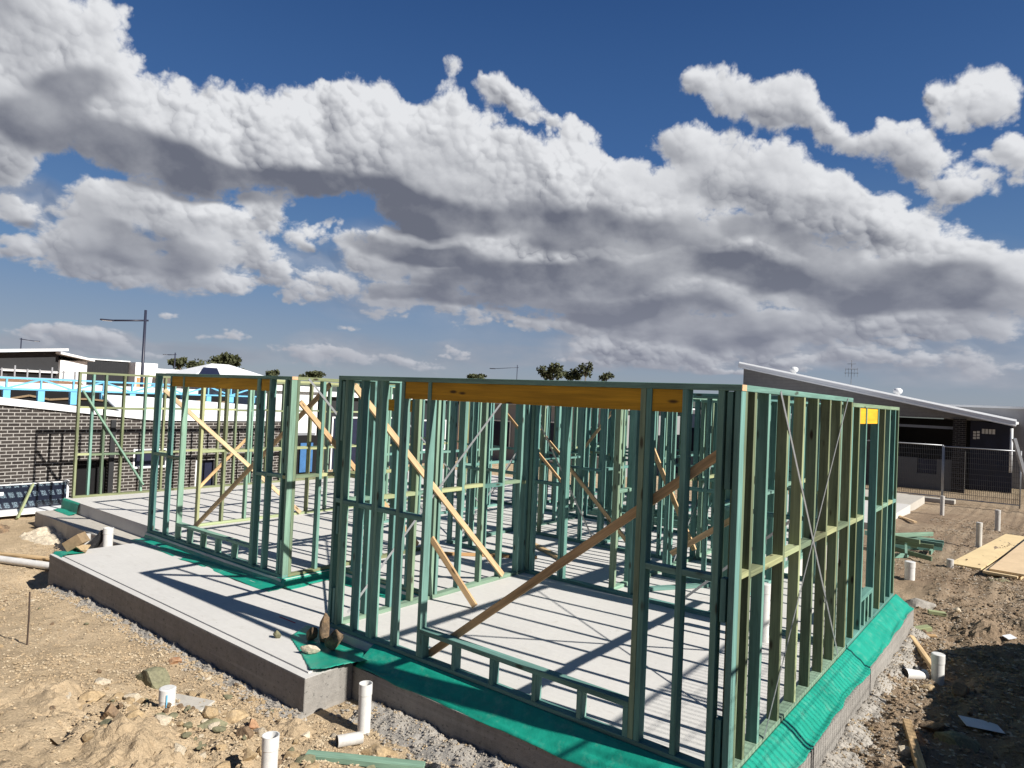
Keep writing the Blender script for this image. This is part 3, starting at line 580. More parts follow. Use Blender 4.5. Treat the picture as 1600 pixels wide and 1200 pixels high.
ribbon('waterproof_membrane', 'short green membrane strip turning into the porch recess beside the left frame corner', ((-6.29, .66, 0), (-6.29, 1.46, 0)), (1, 0, 0), [(0, .012), (.02, -.03), (.04, -.075), (.10, -.092), (.17, -.092)], MEMB, seed=4)
ribbon('waterproof_membrane', 'green membrane strip along the back of the porch recess', ((-6.25, 1.492, 0), (-4.45, 1.492, 0)), (0, -1, 0), [(0, .012), (.02, -.03), (.04, -.075), (.10, -.091), (.16, -.091)], MEMB, seed=5)
ribbon('waterproof_membrane', 'dark green membrane scrap folded over the far left end of the garage slab', ((-14.72, .93, 0), (-13.85, .93, 0)), (0, -1, 0), [(0, .004), (.03, -.02), (.05, -.12), (.06, -.2), (.2, -.225)], MEMB, seed=6)
# loose flap held down by rocks
fl = [(-4.62, -.30), (-4.78, .02), (-4.42, .02), (-3.60, -.006), (-3.52, -.12), (-3.60, -.60), (-3.72, -.68), (-4.12, -.50)]
b = MB(); bm = bmesh.new(); n_ = 26
inside_ = lambda x, y: sum(((fl[i][1] > y) != (fl[(i+1) % 8][1] > y)) and (x < (fl[(i+1) % 8][0]-fl[i][0])*(y-fl[i][1])/(fl[(i+1) % 8][1]-fl[i][1])+fl[i][0]) for i in range(8)) % 2 == 1
idx = {}
def fz(x, y, k): return -.092+k*.004+.022*max(0, mnoise.noise(Vector((x*3.1, y*3.1, 2))))+.03*smooth(-3.95, -3.55, x)*smooth(0, -.5, y)
cs = .0125
for i in range(116):
    for j in range(66):
        x = -4.9+i*cs; y = -.75+j*cs
        if inside_(x+cs/2, y+cs/2):
            q4 = []
            for a_, c_ in ((0, 0), (1, 0), (1, 1), (0, 1)):
                kk = (i+a_, j+c_)
                if kk not in idx: idx[kk] = len(b.v); b.v.append((x+a_*cs, y+c_*cs, fz(x+a_*cs, y+c_*cs, 0)))
                q4.append(idx[kk])
            b.f.append(tuple(q4))
o = b.build('waterproof_membrane', MEMB, smooth=True); md = o.modifiers.new('thick', 'SOLIDIFY'); md.thickness = .004
tag(o, 'loose flap of green membrane weighed down by rocks at the porch corner', 'membrane')
# ================================================================ wall frames
def frame(label, axis, x0, y0, L, H, studs, mats, nogs=(), sill=None, cripples=(), lintel=None, blocks=(), cat='wall frame', z0=0.0, wob=0.0, beam=None, topmat=None):
    root = empty('wall_frame', (x0, y0, z0), label, cat)
    def Pm(s_, n_, z_): return Vector((s_, n_, z_)) if axis == 'x' else Vector((-n_, s_, z_))
    al = Vector((1, 0, 0)) if axis == 'x' else Vector((0, 1, 0))
    mats = mats if isinstance(mats, (list, tuple)) else [mats]
    pm = topmat or mats[0]
    member('bottom_plate', Pm(0, .045, .0225), Pm(L, .045, .0225), .09, .045, pm, root, side=Pm(0, 1, 0))
    member('top_plate', Pm(0, .045, H-.0225), Pm(L, .045, H-.0225), .09, .045, pm, root, side=Pm(0, 1, 0))
    rn = random.Random(hash((round(x0, 2), round(y0, 2))) & 0xffff)
    for k, s_ in enumerate(studs):
        j = rn.uniform(-wob, wob)
        member('stud', Pm(s_+.0225+j, .045, .045), Pm(s_+.0225, .045, H-.045), .045, .086, mats[k % len(mats)], root, side=al)
    for (sa, sb, z_) in nogs:
        for q_ in range(len(studs)-1):
            a_, c_ = studs[q_]+.045, studs[q_+1]
            if a_ >= sa-.01 and c_ <= sb+.01 and c_-a_ > .06:
                zz = z_+rn.uniform(-.012, .012)
                member('nogging', Pm(a_, .045, zz-.0225), Pm(c_, .045, zz-.0225), .086, .045, YPINE if mats[0] is not TEAL and rn.random() < .45 else mats[0], root, side=Pm(0, 1, 0))
    if sill:
        sa, sb, z_ = sill; member('sill', Pm(sa, .045, z_-.0225), Pm(sb, .045, z_-.0225), .088, .045, mats[0], root, side=Pm(0, 1, 0))
        for s_ in cripples: member('cripple_stud', Pm(s_+.0225, .045, .045), Pm(s_+.0225, .045, z_-.045), .045, .086, mats[0], root, side=al)
    if lintel:
        sa, sb, za, zb = lintel[:4]; member('lintel', Pm(sa, .034, (za+zb)/2), Pm(sb, .034, (za+zb)/2), .042, zb-za, beam or BEAM, root, side=Pm(0, 1, 0))
    for (s_, za, zb) in blocks: member('packer_block', Pm(s_+.0225, .045, za), Pm(s_+.0225, .045, zb), .040, .070, mats[0], root, side=al)
    return root
def strap(root, p0, p1, w=.03, out=(0, 1, 0)):
    o = MB().bar(Vector(p0)-root.location, Vector(p1)-root.location, w, .003, out).build('strap_brace', STRAP, root); return o
def spaced(L, st=.45, first=0.0, dbl=()):
    s_ = [0.0]; x = first or st
    while x < L-.10: s_.append(round(x, 3)); x += st
    s_.append(L-.045); return s_
# A: nearest front frame
XA = -4.40
A = frame('nearest front wall frame with long yellow lintel above a wide low-silled window opening', 'x', XA, 0, 4.40, 2.70,
          [v-XA for v in (-4.40, -4.28, -4.02, -3.77, -3.722, -3.40, -3.03, -.765, -.717, -.43, -.165, -.045)], [TEAL, GREEN, TEAL], nogs=[(0, 1.40, 1.375), (3.68, 4.28, 1.36)],
          sill=(1.415, 3.635, .310), cripples=[v-XA for v in (-2.985, -2.57, -2.12, -1.66, -1.22, -.811)], lintel=(1.045, 3.97, 2.487, 2.654),
          blocks=[(4.295, 1.97, 2.65), (4.295, 1.06, 1.36), (4.295, .05, .40), (.06, 2.0, 2.64), (.06, 1.0, 1.3), (.06, .05, .42)])
MB().box((4.401, .001, 2.657), (4.404, .089, 2.699)).build('end_grain', ENDGRAIN, A)
# R: right wall, sunlit faces
Rr = frame('tall right-hand wall frame of close olive studs with crossed steel straps', 'y', 0, .092, 3.30, 2.70,
           [.0, .19, .50, .985, 1.44, 1.88, 2.33, 2.755, 3.255], [OLIVE, OLIVE, GREEN, OLIVE, YPINE, OLIVE, OLIVE], nogs=[(0, 3.3, 1.38)], topmat=GREEN)
strap(Rr, (.004, .85, 2.68), (.004, 3.05, .06), out=(1, 0, 0)); strap(Rr, (.008, 3.12, 2.69), (.008, .72, .04), .018, out=(1, 0, 0))
Rb = frame('slightly lower second right-hand wall frame with a small opening under a yellow lintel', 'y', 0, 3.395, 2.90, 2.65,
           [.0, .34, .72, 1.42, 1.84, 2.21, 2.60, 2.855], [GREEN, OLIVE, GREEN, TEAL, OLIVE, GREEN], nogs=[(0, .8, 1.37), (1.4, 2.9, 1.37)],
           sill=(.765, 1.42, .40), cripples=[.95, 1.15, 1.37], lintel=(.36, 1.45, 2.42, 2.60), beam=BEAMLIT, topmat=GREEN)
W1 = frame('cross wall frame running back from the left end of the nearest front frame', 'y', -4.31, .092, 3.306, 2.70,
           [.0, .35, .72, 1.05, 1.38, 1.46, 1.88, 2.30, 2.72, 3.12, 3.261], [GREEN, TEAL, TEAL, GREEN], nogs=[(0, 3.3, 1.36)])
strap(W1, (-4.306, .2, .12), (-4.306, 2.9, 2.66), out=(1, 0, 0))
W2 = frame('back wall frame of the nearest room with widely spaced dark studs', 'x', -4.40, 3.40, 4.28, 2.70,
           [.0, .10, .165, .66, .71, 1.78, 1.90, 2.95, 3.40, 3.84, 4.235], [TEAL, GREEN, TEAL], nogs=[(.1, .66, 1.37), (2.9, 4.28, 1.36)])
strap(W2, (-1.9, 3.396, .1), (-.6, 3.396, 1.3), out=(0, -1, 0))
XB = -10.28
B = frame('left front wall frame with yellow lintel over a low ladder-like sill', 'x', XB, .69, 3.98, 2.70,
          [v-XB for v in (-10.28, -10.235, -9.74, -9.31, -7.14, -7.09, -6.83, -6.46, -6.345)], [GREEN, TEAL, TEAL, GREEN], nogs=[(0, 1.0, 1.36), (3.15, 3.98, 1.36)],
          sill=(1.015, 3.14, .31), cripples=[v-XB for v in (-8.92, -8.50, -8.06, -7.60)], lintel=(.58, 3.47, 2.49, 2.654), blocks=[(3.875, 1.4, 2.3), (3.875, .05, .5)])
MB().box((3.981, .001, 2.657), (3.984, .089, 2.699)).build('end_grain', ENDGRAIN, B)
F2 = frame('cross wall frame with pale sunlit corner stud behind the porch recess', 'y', -6.30, .782, 2.60, 2.70, [.0, .42, .75, 1.15, 1.6, 2.05, 2.555], [OLIVE, GREEN, GREEN], nogs=[(0, 2.6, 1.36)])
strap(F2, (-6.296, .95, 2.68), (-6.296, 1.55, 2.1), out=(1, 0, 0))
E1 = frame('short entry wall frame at the back of the porch recess', 'x', -6.205, 1.50, 1.80, 2.70, [.0, .30, .62, 1.38, 1.755], [GREEN, TEAL], nogs=[(0, .7, 1.36)], lintel=(.3, 1.42, 2.30, 2.45))
W3 = frame('yellowish cross wall frame inside the garage area at left', 'y', -10.20, 1.50, 6.6, 2.70, spaced(6.6, .455), [YPINE, OLIVE, GREEN, GREEN], nogs=[(0, 6.6, 1.36)])
PW = frame('boundary wall frame at far left standing before the dark brick house', 'y', -14.58, 1.04, 7.6, 2.70, [.0, .27, .52, .90, 1.36, 1.8, 2.25, 2.7, 3.15, 3.6, 4.05, 4.5, 4.95, 5.4, 5.85, 6.3, 6.75, 7.2, 7.555], [OLIVE, GREEN, OLIVE], nogs=[(0, 7.6, .95), (0, 7.6, 1.95)])
member('brace', (.05, .06, 2.30), (.05, 1.40, .20), .07, .035, GREEN, PW, side=(1, 0, 0))
F5 = frame('garage back wall frame of evenly spaced green studs', 'x', -14.5, 8.66, 4.2, 2.70, spaced(4.2, .45), [GREEN, OLIVE, TEAL], nogs=[(0, 4.2, 1.36)])
H2 = frame('middle room wall frame crossing behind the entry', 'x', -6.30, 5.80, 3.4, 2.70, [.0, .45, .9, 1.35, 1.80, 2.1, 2.9, 3.355], [TEAL, GREEN, TEAL, TEAL], nogs=[(0, 1.9, 1.36)])
V4 = frame('cross wall frame dividing the rooms behind the entry hall', 'y', -6.32, 3.95, 4.1, 2.70, spaced(4.1, .45), [TEAL, TEAL, GREEN], nogs=[(0, 4.1, 1.36)])
strap(V4, (-6.316, 4.2, .1), (-6.316, 6.9, 2.65), out=(1, 0, 0))
V5 = frame('cross wall frame with doorway gap in the middle of the house', 'y', -2.90, 3.55, 4.5, 2.70, [.0, .42, .84, 1.75, 2.2, 2.65, 3.1, 3.55, 4.0, 4.455], [GREEN, TEAL, TEAL], nogs=[(0, .9, 1.36), (1.7, 4.5, 1.36)], lintel=(.84, 1.8, 2.48, 2.654))
V6 = frame('narrow robe wall frame behind the right-hand room', 'y', -1.48, 3.55, 2.6, 2.70, [.0, .4, .8, 1.2, 1.65, 2.1, 2.555], [TEAL, GREEN], nogs=[(0, 2.6, 1.36)], lintel=(.0, 1.25, 2.46, 2.60), beam=BEAMLIT)
H3 = frame('long rear room wall frame seen through the front lintel opening', 'x', -10.1, 8.15, 8.4, 2.70, [.0, .45, .9, 1.35, 1.8, 2.25, 2.7, 3.15, 3.8, 4.6, 4.66, 5.1, 5.55, 6.0, 6.9, 7.35, 7.8, 8.355], [TEAL, GREEN, TEAL, TEAL], nogs=[(0, 3.2, 1.36), (4.6, 8.4, 1.36)])
strap(H3, (-9.0, 8.146, .1), (-7.2, 8.146, 2.65), out=(0, -1, 0))
H6 = frame('wall frame closing the rear of the right-hand rooms', 'x', -2.88, 6.20, 2.78, 2.65, spaced(2.78, .45), [GREEN, TEAL, TEAL], nogs=[(0, 2.78, 1.36)])
V7 = frame('rear side wall frame beyond the right-hand rooms', 'y', -1.62, 6.32, 6.2, 2.70, spaced(6.2, .45), [GREEN, TEAL, TEAL], nogs=[(0, 6.2, 1.36)])
V8 = frame('rear cross wall frame between the back bedrooms', 'y', -5.10, 8.26, 4.1, 2.70, spaced(4.1, .45), [TEAL, GREEN], nogs=[(0, 4.1, 1.36)])
V9 = frame('rear cross wall frame nearest the garage', 'y', -8.0, 8.26, 4.1, 2.70, spaced(4.1, .45), [GREEN, TEAL, TEAL], nogs=[(0, 4.1, 1.36)])
H4 = frame('rearmost wall frame along the back edge of the slab', 'x', -10.1, 12.40, 8.4, 2.70, [.0, .45, .9, 1.35, 1.8, 2.25, 2.9, 3.6, 4.05, 4.5, 4.95, 5.4, 6.2, 6.9, 7.35, 7.8, 8.355], [TEAL, TEAL, GREEN], nogs=[(0, 2.3, 1.36), (3.6, 5.5, 1.36)])
V10 = frame('tall dark green wall frame crossing the middle bedrooms', 'x', -2.80, 4.78, 1.25, 2.70, [.0, .3, .6, .9, 1.205], [TEAL, GREEN], nogs=[(0, 1.3, 1.36)])
V11 = frame('green wall frame between the hall and the middle bedrooms', 'y', -4.55, 5.95, 2.1, 2.70, spaced(2.1, .35), [TEAL, TEAL, GREEN], nogs=[(0, 2.1, 1.36)])
V12 = frame('green wall frame behind the hall on the rear right side', 'y', -3.55, 8.30, 4.0, 2.70, spaced(4.0, .40), [TEAL, GREEN], nogs=[(0, 4.0, 1.36)])
V13 = frame('green wall frame in the middle of the rear bedrooms', 'x', -7.9, 10.3, 6.1, 2.70, spaced(6.1, .42), [TEAL, GREEN, TEAL], nogs=[(0, 2.3, 1.36), (3.5, 6.1, 1.36)])
V14 = frame('green wall frame between garage and living room', 'y', -8.45, 3.9, 4.1, 2.70, spaced(4.1, .45), [TEAL, GREEN, TEAL], nogs=[(0, 4.1, 1.36)])
V15 = frame('close studded green wall frame of the front hall cupboard', 'x', -6.20, 3.95, 1.35, 2.70, [.0, .28, .56, .9, 1.305], [TEAL, GREEN], nogs=[(0, 1.4, 1.36)])
strap(V14, (-8.446, 4.0, 2.6), (-8.446, 7.2, .1), out=(1, 0, 0)); strap(V5, (-2.896, 5.4, .1), (-2.896, 7.8, 2.6), out=(1, 0, 0)); strap(H2, (-6.2, 5.796, 2.6), (-4.6, 5.796, .1), out=(0, -1, 0))
V16 = frame('tight row of green studs in the rear corridor', 'x', -7.9, 9.2, 6.1, 2.70, spaced(6.1, .38), [GREEN, TEAL, TEAL], nogs=[(0, 2.6, 1.36), (3.6, 6.1, 1.36)])
V17 = frame('green stud wall frame dividing the rear corridor from the wardrobe', 'y', -6.9, 8.26, 4.1, 2.70, spaced(4.1, .40), [TEAL, GREEN], nogs=[(0, 4.1, 1.36)])
V18 = frame('short green stud wall frame beside the linen cupboard', 'y', -2.2, 6.35, 1.7, 2.70, spaced(1.7, .32), [TEAL, GREEN], nogs=[(0, 1.7, 1.36)])
# ---- timber props nailed across the frames
def prop(label, p0, p1, w=.07, t=.035, mat=PINE, side=(0, 0, 1), nm='timber_prop'):
    o = member(nm, p0, p1, w, t, mat, None, side=side); tag(o, label, 'timber brace'); return o
prop('long brown timber brace slanting across the nearest window opening', (-2.99, .112, .03), (-.06, .112, 2.30), .068, .035, BROWNPINE, (0, 0, 1))
prop('pale timber brace sloping down along the cross wall to its bottom plate', (-4.285, .12, 2.60), (-4.285, 2.86, .07), .07, .035, PINE)
prop('short pale timber prop leaning from the cross wall onto the room floor', (-4.27, 1.40, .78), (-3.68, 1.60, .03), .07, .04, PINE)
prop('pale timber brace sloping across the left garage frame to the floor', (-10.17, .80, 2.42), (-10.17, 3.62, .05), .07, .035, PINE)
prop('dark brown timber prop rising from the left sill towards the frame corner', (-10.05, 1.38, .03), (-6.42, 1.40, 2.62), .07, .035, BROWNPINE)
prop('orange timber brace high on the wall beside the porch recess', (-6.34, .86, 2.36), (-6.34, 3.2, .10), .07, .04, PINE)
prop('thin pale timber brace low against the far left boundary frame', (-14.50, 3.72, .02), (-14.50, 5.0, 1.28), .07, .035, PINE)
prop('brown timber brace dropping left to right behind the back wall of the nearest room', (-5.20, 5.76, 1.38), (-3.75, 5.76, .04), .07, .035, BROWNPINE)
prop('bright pale timber brace standing steep in the middle room', (-3.18, 5.0, 1.95), (-2.40, 5.0, .42), .07, .035, PINE)
prop('pale timber brace low behind the back wall at the right', (-2.10, 3.56, .64), (-1.20, 3.56, 1.28), .07, .035, PINE)
prop('upper of two parallel thin braces seen under the long lintel', (-6.64, 5.98, 2.50), (-5.30, 5.98, 1.35), .05, .03, PINE)
prop('lower of two parallel thin braces seen under the long lintel', (-6.60, 5.60, 2.30), (-5.05, 5.60, .95), .05, .03, PINE)
prop('pale timber brace rising right in the rear room left of the double stud', (-6.3, 8.05, 1.5), (-5.5, 8.05, 2.5), .06, .03, PINE)
prop('pale mint offcut propped diagonally in the rear right room', (-3.6, 7.6, .1), (-2.95, 7.6, 1.3), .09, .035, TEAL)
# ================================================================ rocks, stones, gravel
def rock_mesh(name, sx, sy, sz, seed, mat, rough=.35, sub=3):
    bm = bmesh.new(); bmesh.ops.create_icosphere(bm, subdivisions=sub, radius=1)
    rs = random.Random(seed); cuts = [(Vector((rs.uniform(-1, 1), rs.uniform(-1, 1), rs.uniform(-.6, 1))).normalized(), rs.uniform(.42, .80)) for _ in range(13)]
    for v in bm.verts:
        p = v.co.copy()
        for n_, d_ in cuts:
            e = p.dot(n_)-d_
            if e > 0: p -= n_*e*.985
        p *= 1+rough*.30*mnoise.fractal(p*1.4+Vector((seed*1.7, 0, 0)), .8, 2.1, 4)
        v.co = Vector((p.x*sx, p.y*sy, p.z*sz))
    me = bpy.data.meshes.new(name); bm.to_mesh(me); bm.free(); me.materials.append(mat)
    return me
def rock(name, label, pos, size, seed, mat, rz=0, tilt=0, group=None, cat='rock', sink=.3):
    me = rock_mesh(name, size[0]/2*1.15, size[1]/2*1.15, size[2]/2*1.15, seed, mat)
    o = bpy.data.objects.new(name, me); COL.objects.link(o); o.location = Vector(pos)+Vector((0, 0, size[2]*(.5-sink))); o.rotation_euler = (tilt, tilt*.6, rz)
    return tag(o, label, cat, group)
def on(x, y, dz=0): return (x, y, ground_h(x, y)+dz)
rock('rock', 'large olive grey boulder on the bare dirt in the left foreground', on(-5.25, -1.42), (.44, .30, .30), 11, RGREEN, .5, .1)
rock('rock', 'small rust and cream striped rock on the dirt by the porch edge', on(-5.62, -1.02), (.17, .11, .09), 12, RRED, .9, .1)
rock('rock', 'thin pale rock half sunk in the dirt left of the boulder', on(-5.35, -1.84), (.20, .13, .07), 13, RPALE, .4, .15)
rock('rock', 'upright tan and black rock at the left of the foreground rubble', on(-4.45, -2.10), (.24, .16, .26), 14, RBROWN, .2, .25)
rock('rock', 'yellowish angular rock leaning in the foreground rubble', on(-4.12, -2.02), (.24, .18, .20), 15, RTAN, 1.0, .2)
rock('rock', 'flat grey brown rock at the left edge of the foreground rubble', on(-4.82, -2.14), (.30, .18, .10), 16, RTAN, .3, .1)
rock('rock', 'flat grey block in front of the upright tan rock', on(-4.20, -2.20), (.22, .10, .06), 17, RGREEN, .7, .05)
rock('rock', 'small cream rock at the bottom of the foreground rubble', on(-4.02, -2.22), (.13, .10, .09), 18, RPALE, .1, .1)
rock('rock', 'green grey chip resting against the capped pipe', on(-4.22, -1.80), (.14, .10, .07), 19, RGREEN, .5, .3)
rock('rock', 'orange brown lump below the capped pipe', on(-4.18, -1.93), (.18, .13, .11), 20, RRED, 1.5, .2)
rock('rock', 'dark slab of stone right of the capped pipe', on(-3.95, -1.50), (.24, .14, .09), 21, RGREEN, 1.1, .2)
rock('rock', 'pale flat rock in the dirt between the pipes', on(-4.02, -1.25), (.26, .18, .10), 22, RTAN, .7, .12)
rock('rock', 'reddish brown lump on the crest of the foreground mound', on(-3.62, -1.30), (.14, .12, .12), 23, RRED, .2, .1)
rock('rock', 'cream rock beside the short open pipe', on(-3.30, -1.02), (.15, .11, .09), 24, RPALE, 2.1, .1)
rock('rock', 'brown rock lying left of the short open pipe', on(-3.50, -1.45), (.18, .13, .12), 27, RBROWN, 2.6, .1)
rock('rock', 'square sandy block of stone at the foot of the tall white pipe', on(-2.66, -.74), (.30, .17, .17), 25, RTAN, .75, .0)
rock('rock', 'small dark pointed rock standing on the green timber offcut', on(-2.44, -1.02), (.12, .09, .15), 26, RGREEN, .4, .2)
# rocks on the flap and porch
rock('rock', 'tall brown and white rock on the green flap', (-4.22, -.16, -.075), (.16, .14, .30), 31, RBROWN, .3, .12, sink=.04)
rock('rock', 'round dark rock on the green flap', (-3.98, -.20, -.075), (.20, .17, .18), 32, RBROWN, 1.3, .1, sink=.04)
rock('rock', 'low dark rock tucked behind the tall rock on the flap', (-4.36, -.22, -.08), (.14, .12, .16), 33, RBROWN, 2.3, .1, sink=.04)
rock('rock', 'small pale rock at the front of the green flap', (-4.05, -.44, -.078), (.19, .10, .09), 34, RPALE, .7, .1, sink=.04)
rock('rock', 'tiny grey rock alone on the bare porch slab', (-4.68, -.42, -.10), (.10, .08, .09), 35, RGREEN, .5, .1, sink=.04)
rock('rock', 'tan rock on the far left corner of the porch slab', (-9.86, -.44, -.08), (.26, .2, .12), 36, RTAN, .7, .1, sink=.05)
# rocks on the right
rock('rock', 'dark flat boulder in the shaded ground at lower right', on(1.06, 3.05), (.42, .34, .18), 41, RGREEN, .4, .1)
rock('rock', 'second shaded boulder left of the dark flat boulder', on(.86, 3.20), (.30, .20, .14), 42, RBROWN, .9, .1)
rock('rock', 'pale rock at the edge of the lower right shadow', on(.72, 2.48), (.20, .15, .12), 43, RPALE, .2, .1)
rock('rock', 'brown rock beside the broken white pipe', on(.66, 4.22), (.18, .13, .11), 44, RTAN, .3, .1)
rock('rock', 'small tan rock in front of the broken white pipe', on(.56, 4.10), (.11, .09, .09), 45, RPALE, .3, .1)
rock('rock', 'rounded rock in shadow behind the short capped pipe', on(.98, 4.35), (.26, .20, .16), 46, RBROWN, 1.3, .1)
rock('rock', 'grey weathered lump of concrete beside the frame end on the right', on(.12, 7.9), (.42, .26, .22), 47, SPILL, .5, .1)
rock('rock', 'small glassy white lump on the right-hand dirt', on(.60, 8.1), (.14, .12, .10), 48, RPALE, .5, .1)
rock('rock', 'flat grey stone on the dirt below the stacked boards', on(1.0, 11.0), (.5, .3, .09), 49, RGREEN, .5, .05)
# loose stones one can count
LAB = {'l': ('small tan stone lying on the bare dirt in the left foreground', 'small stones scattered in the left foreground', [RTAN, RPALE, RGREEN, RBROWN]),
       'r': ('small brown stone lying on the churned dirt at the right', 'small stones scattered on the right-hand dirt', [RTAN, RBROWN, RBROWN])}
protos = {}
for key, n_, (xa, xb, ya, yb) in (('l', 90, (-5.2, -2.2, -2.5, -.75)), ('l', 80, (-4.8, -2.5, -2.3, -1.25)), ('l', 30, (-4.3, -2.3, -2.0, -.85)), ('l', 26, (-9.5, -4.8, -2.2, -1.0)), ('r', 90, (.35, 1.5, 1.5, 12))):
    lb, gr, mm = LAB[key]
    for k in range(n_):
        x = random.uniform(xa, xb); y = random.uniform(ya, yb)
        if in_slab(x, y, -.06): continue
        pk = (key, k % 5)
        if pk not in protos:
            protos[pk] = rock_mesh('stone', .5, .36, .28, 60+k, mm[k % len(mm)], sub=2)
        o = bpy.data.objects.new('stone', protos[pk]); COL.objects.link(o); sz = random.choice([.05, .07, .10, .14, .20] if y < -1.25 and x > -5 else [.05, .07, .09, .12]) if key == 'l' else random.choice([.05, .07, .10])
        if x < -5: sz *= .7
        o.location = on(x, y, sz*.10); o.scale = (sz, sz, sz); o.rotation_euler = (random.uniform(-.4, .4), random.uniform(-.4, .4), random.uniform(0, 6)); 
        cn = {'tan_stone': 'tan', 'pale_stone': 'cream', 'olive_stone': 'olive grey', 'brown_stone': 'dark brown'}[protos[pk].materials[0].name]
        ln_ = ('low on the stony mound' if y < -1.25 else 'near the porch edge') if key == 'l' and x > -5 else 'on the open dirt' if key == 'l' else ('beside the near slab edge' if y < 5 else 'beyond the frame end')
        tag(o, 'small %s stone lying %s %s' % (cn, ln_, 'at the left' if key == 'l' else 'at the right'), 'stone', 'small %s stones %s %s' % (cn, ln_, 'at the left' if key == 'l' else 'at the right'))
def gravel(name, mat, spots, n_, lo, hi, label, hfun=None, pw=1):
    b = MB(); rs = random.Random(len(name)+n_)
    for _ in range(n_):
        xa, xb, ya, yb = rs.choice(spots); x = rs.uniform(xa, xb); y = rs.uniform(ya, yb)
        if in_slab(x, y, -.02): continue
        r_ = rs.uniform(lo, hi)**1; z = (hfun or ground_h)(x, y)
        if z is None: continue
        a0 = rs.uniform(0, 6.28); vs = []
        for j, (ax, ay, azz) in enumerate(((1, 0, 0), (0, 1, 0), (-1, 0, 0), (0, -1, 0), (0, 0, .8), (0, 0, -.6))):
            k_ = rs.uniform(.6, 1.15)*r_; vs.append((x+(ax*math.cos(a0)-ay*math.sin(a0))*k_*1.25, y+(ax*math.sin(a0)+ay*math.cos(a0))*k_, z+azz*k_*.8+r_*.25))
        b.add(vs, [(0, 1, 4), (1, 2, 4), (2, 3, 4), (3, 0, 4), (1, 0, 5), (2, 1, 5), (3, 2, 5), (0, 3, 5)])
    o = b.build(name, mat); tag(o, label, 'gravel', kind='stuff'); return o
gravel('gravel', PEB, [(-10, -3.0, -3.0, -.7), (-6.5, -2.4, -2.4, -.7), (-4.6, -2.2, -2.5, -.8), (-13, -9, -2, .6)], 13000, .006, .021, 'fine tan gravel scattered over the left foreground dirt')
gravel('gravel', PEBR, [(.25, 1.7, 1.2, 6), (.1, 1.7, 5.5, 12), (-1.0, 1.7, 10, 20)], 11000, .008, .028, 'brown gravel and crumbs scattered over the right-hand dirt')
gravel('rubble', PEBG, [(-10.0, -3.7, -1.02, -.80), (-3.6, -.2, -.62, -.24), (.24, .75, 0, 6.4), (-2.2, -.6, -.9, -.26)], 3600, .007, .026, 'grey aggregate crumbs along the concrete edges')
# ---- concrete spill along the footings
SPH = []
def spill(label, x0, x1, y0, y1, h, seed, along='x', mat=None):
    st = .022; nx_ = int((x1-x0)/st); ny_ = int((y1-y0)/st); b = MB()
    for j in range(ny_+1):
        for i in range(nx_+1):
            x = x0+i*st; y = y0+j*st; v = Vector((x*1.0+seed, y, 0))
            t_ = (j/ny_) if along == 'x' else 1-(i/nx_)      # 1 at the wall
            edge = min(1, i/8, (nx_-i)/8) if along == 'x' else min(1, j/8, (ny_-j)/8)
            prof = smooth(.10+.5*abs(mnoise.fractal(v*2.1, .8, 2, 3)), 1.0, t_)*edge
            lump = .72+.40*mnoise.noise(v*2.2)+.22*mnoise.noise(v*5.0+Vector((3, 3, 3)))
            z = base_h(x, y)-.05+h*prof*lump+(.10+prof)*(.045*abs(mnoise.noise(v*9))+.026*abs(mnoise.noise(v*21))+.012*mnoise.noise(v*48))
            b.v.append((x, y, z)); SPH.append((x, y, z))
    n0 = nx_+1
    b.f = [(j*n0+i, j*n0+i+1, (j+1)*n0+i+1, (j+1)*n0+i) for j in range(ny_) for i in range(nx_)]
    o = b.build('concrete_spill', mat or SPILL, smooth=True); return tag(o, label, 'concrete spill')
spill('ragged spill of rough concrete along the base of the porch slab front', -10.0, -3.45, -1.04, -.79, .10, 1)
spill('lumpy grey concrete spill piled against the beam beneath the nearest frame', -3.45, .1, -.78, -.236, .20, 2)
spill('rough concrete spill along the base of the right-hand slab edge', .236, .72, -.2, 6.4, .17, 3, 'y')
rs_ = random.Random(9); b = MB()
for _ in range(9000):
    x, y, z = rs_.choice(SPH); r_ = rs_.uniform(.005, .017); a0 = rs_.uniform(0, 6.28); vs = []
    if in_slab(x, y, -.02) and not x > .24: continue
    for ax, ay, azz in ((1, 0, 0), (0, 1, 0), (-1, 0, 0), (0, -1, 0), (0, 0, .8), (0, 0, -.6)):
        k_ = rs_.uniform(.6, 1.15)*r_; vs.append((x+(ax*math.cos(a0)-ay*math.sin(a0))*k_*1.2, y+(ax*math.sin(a0)+ay*math.cos(a0))*k_, z+azz*k_+.003))
    b.add(vs, [(0, 1, 4), (1, 2, 4), (2, 3, 4), (3, 0, 4), (1, 0, 5), (2, 1, 5), (3, 2, 5), (0, 3, 5)])
tag(b.build('rubble', PEBG), 'loose grey aggregate lying on the concrete spills', 'rubble', kind='stuff')
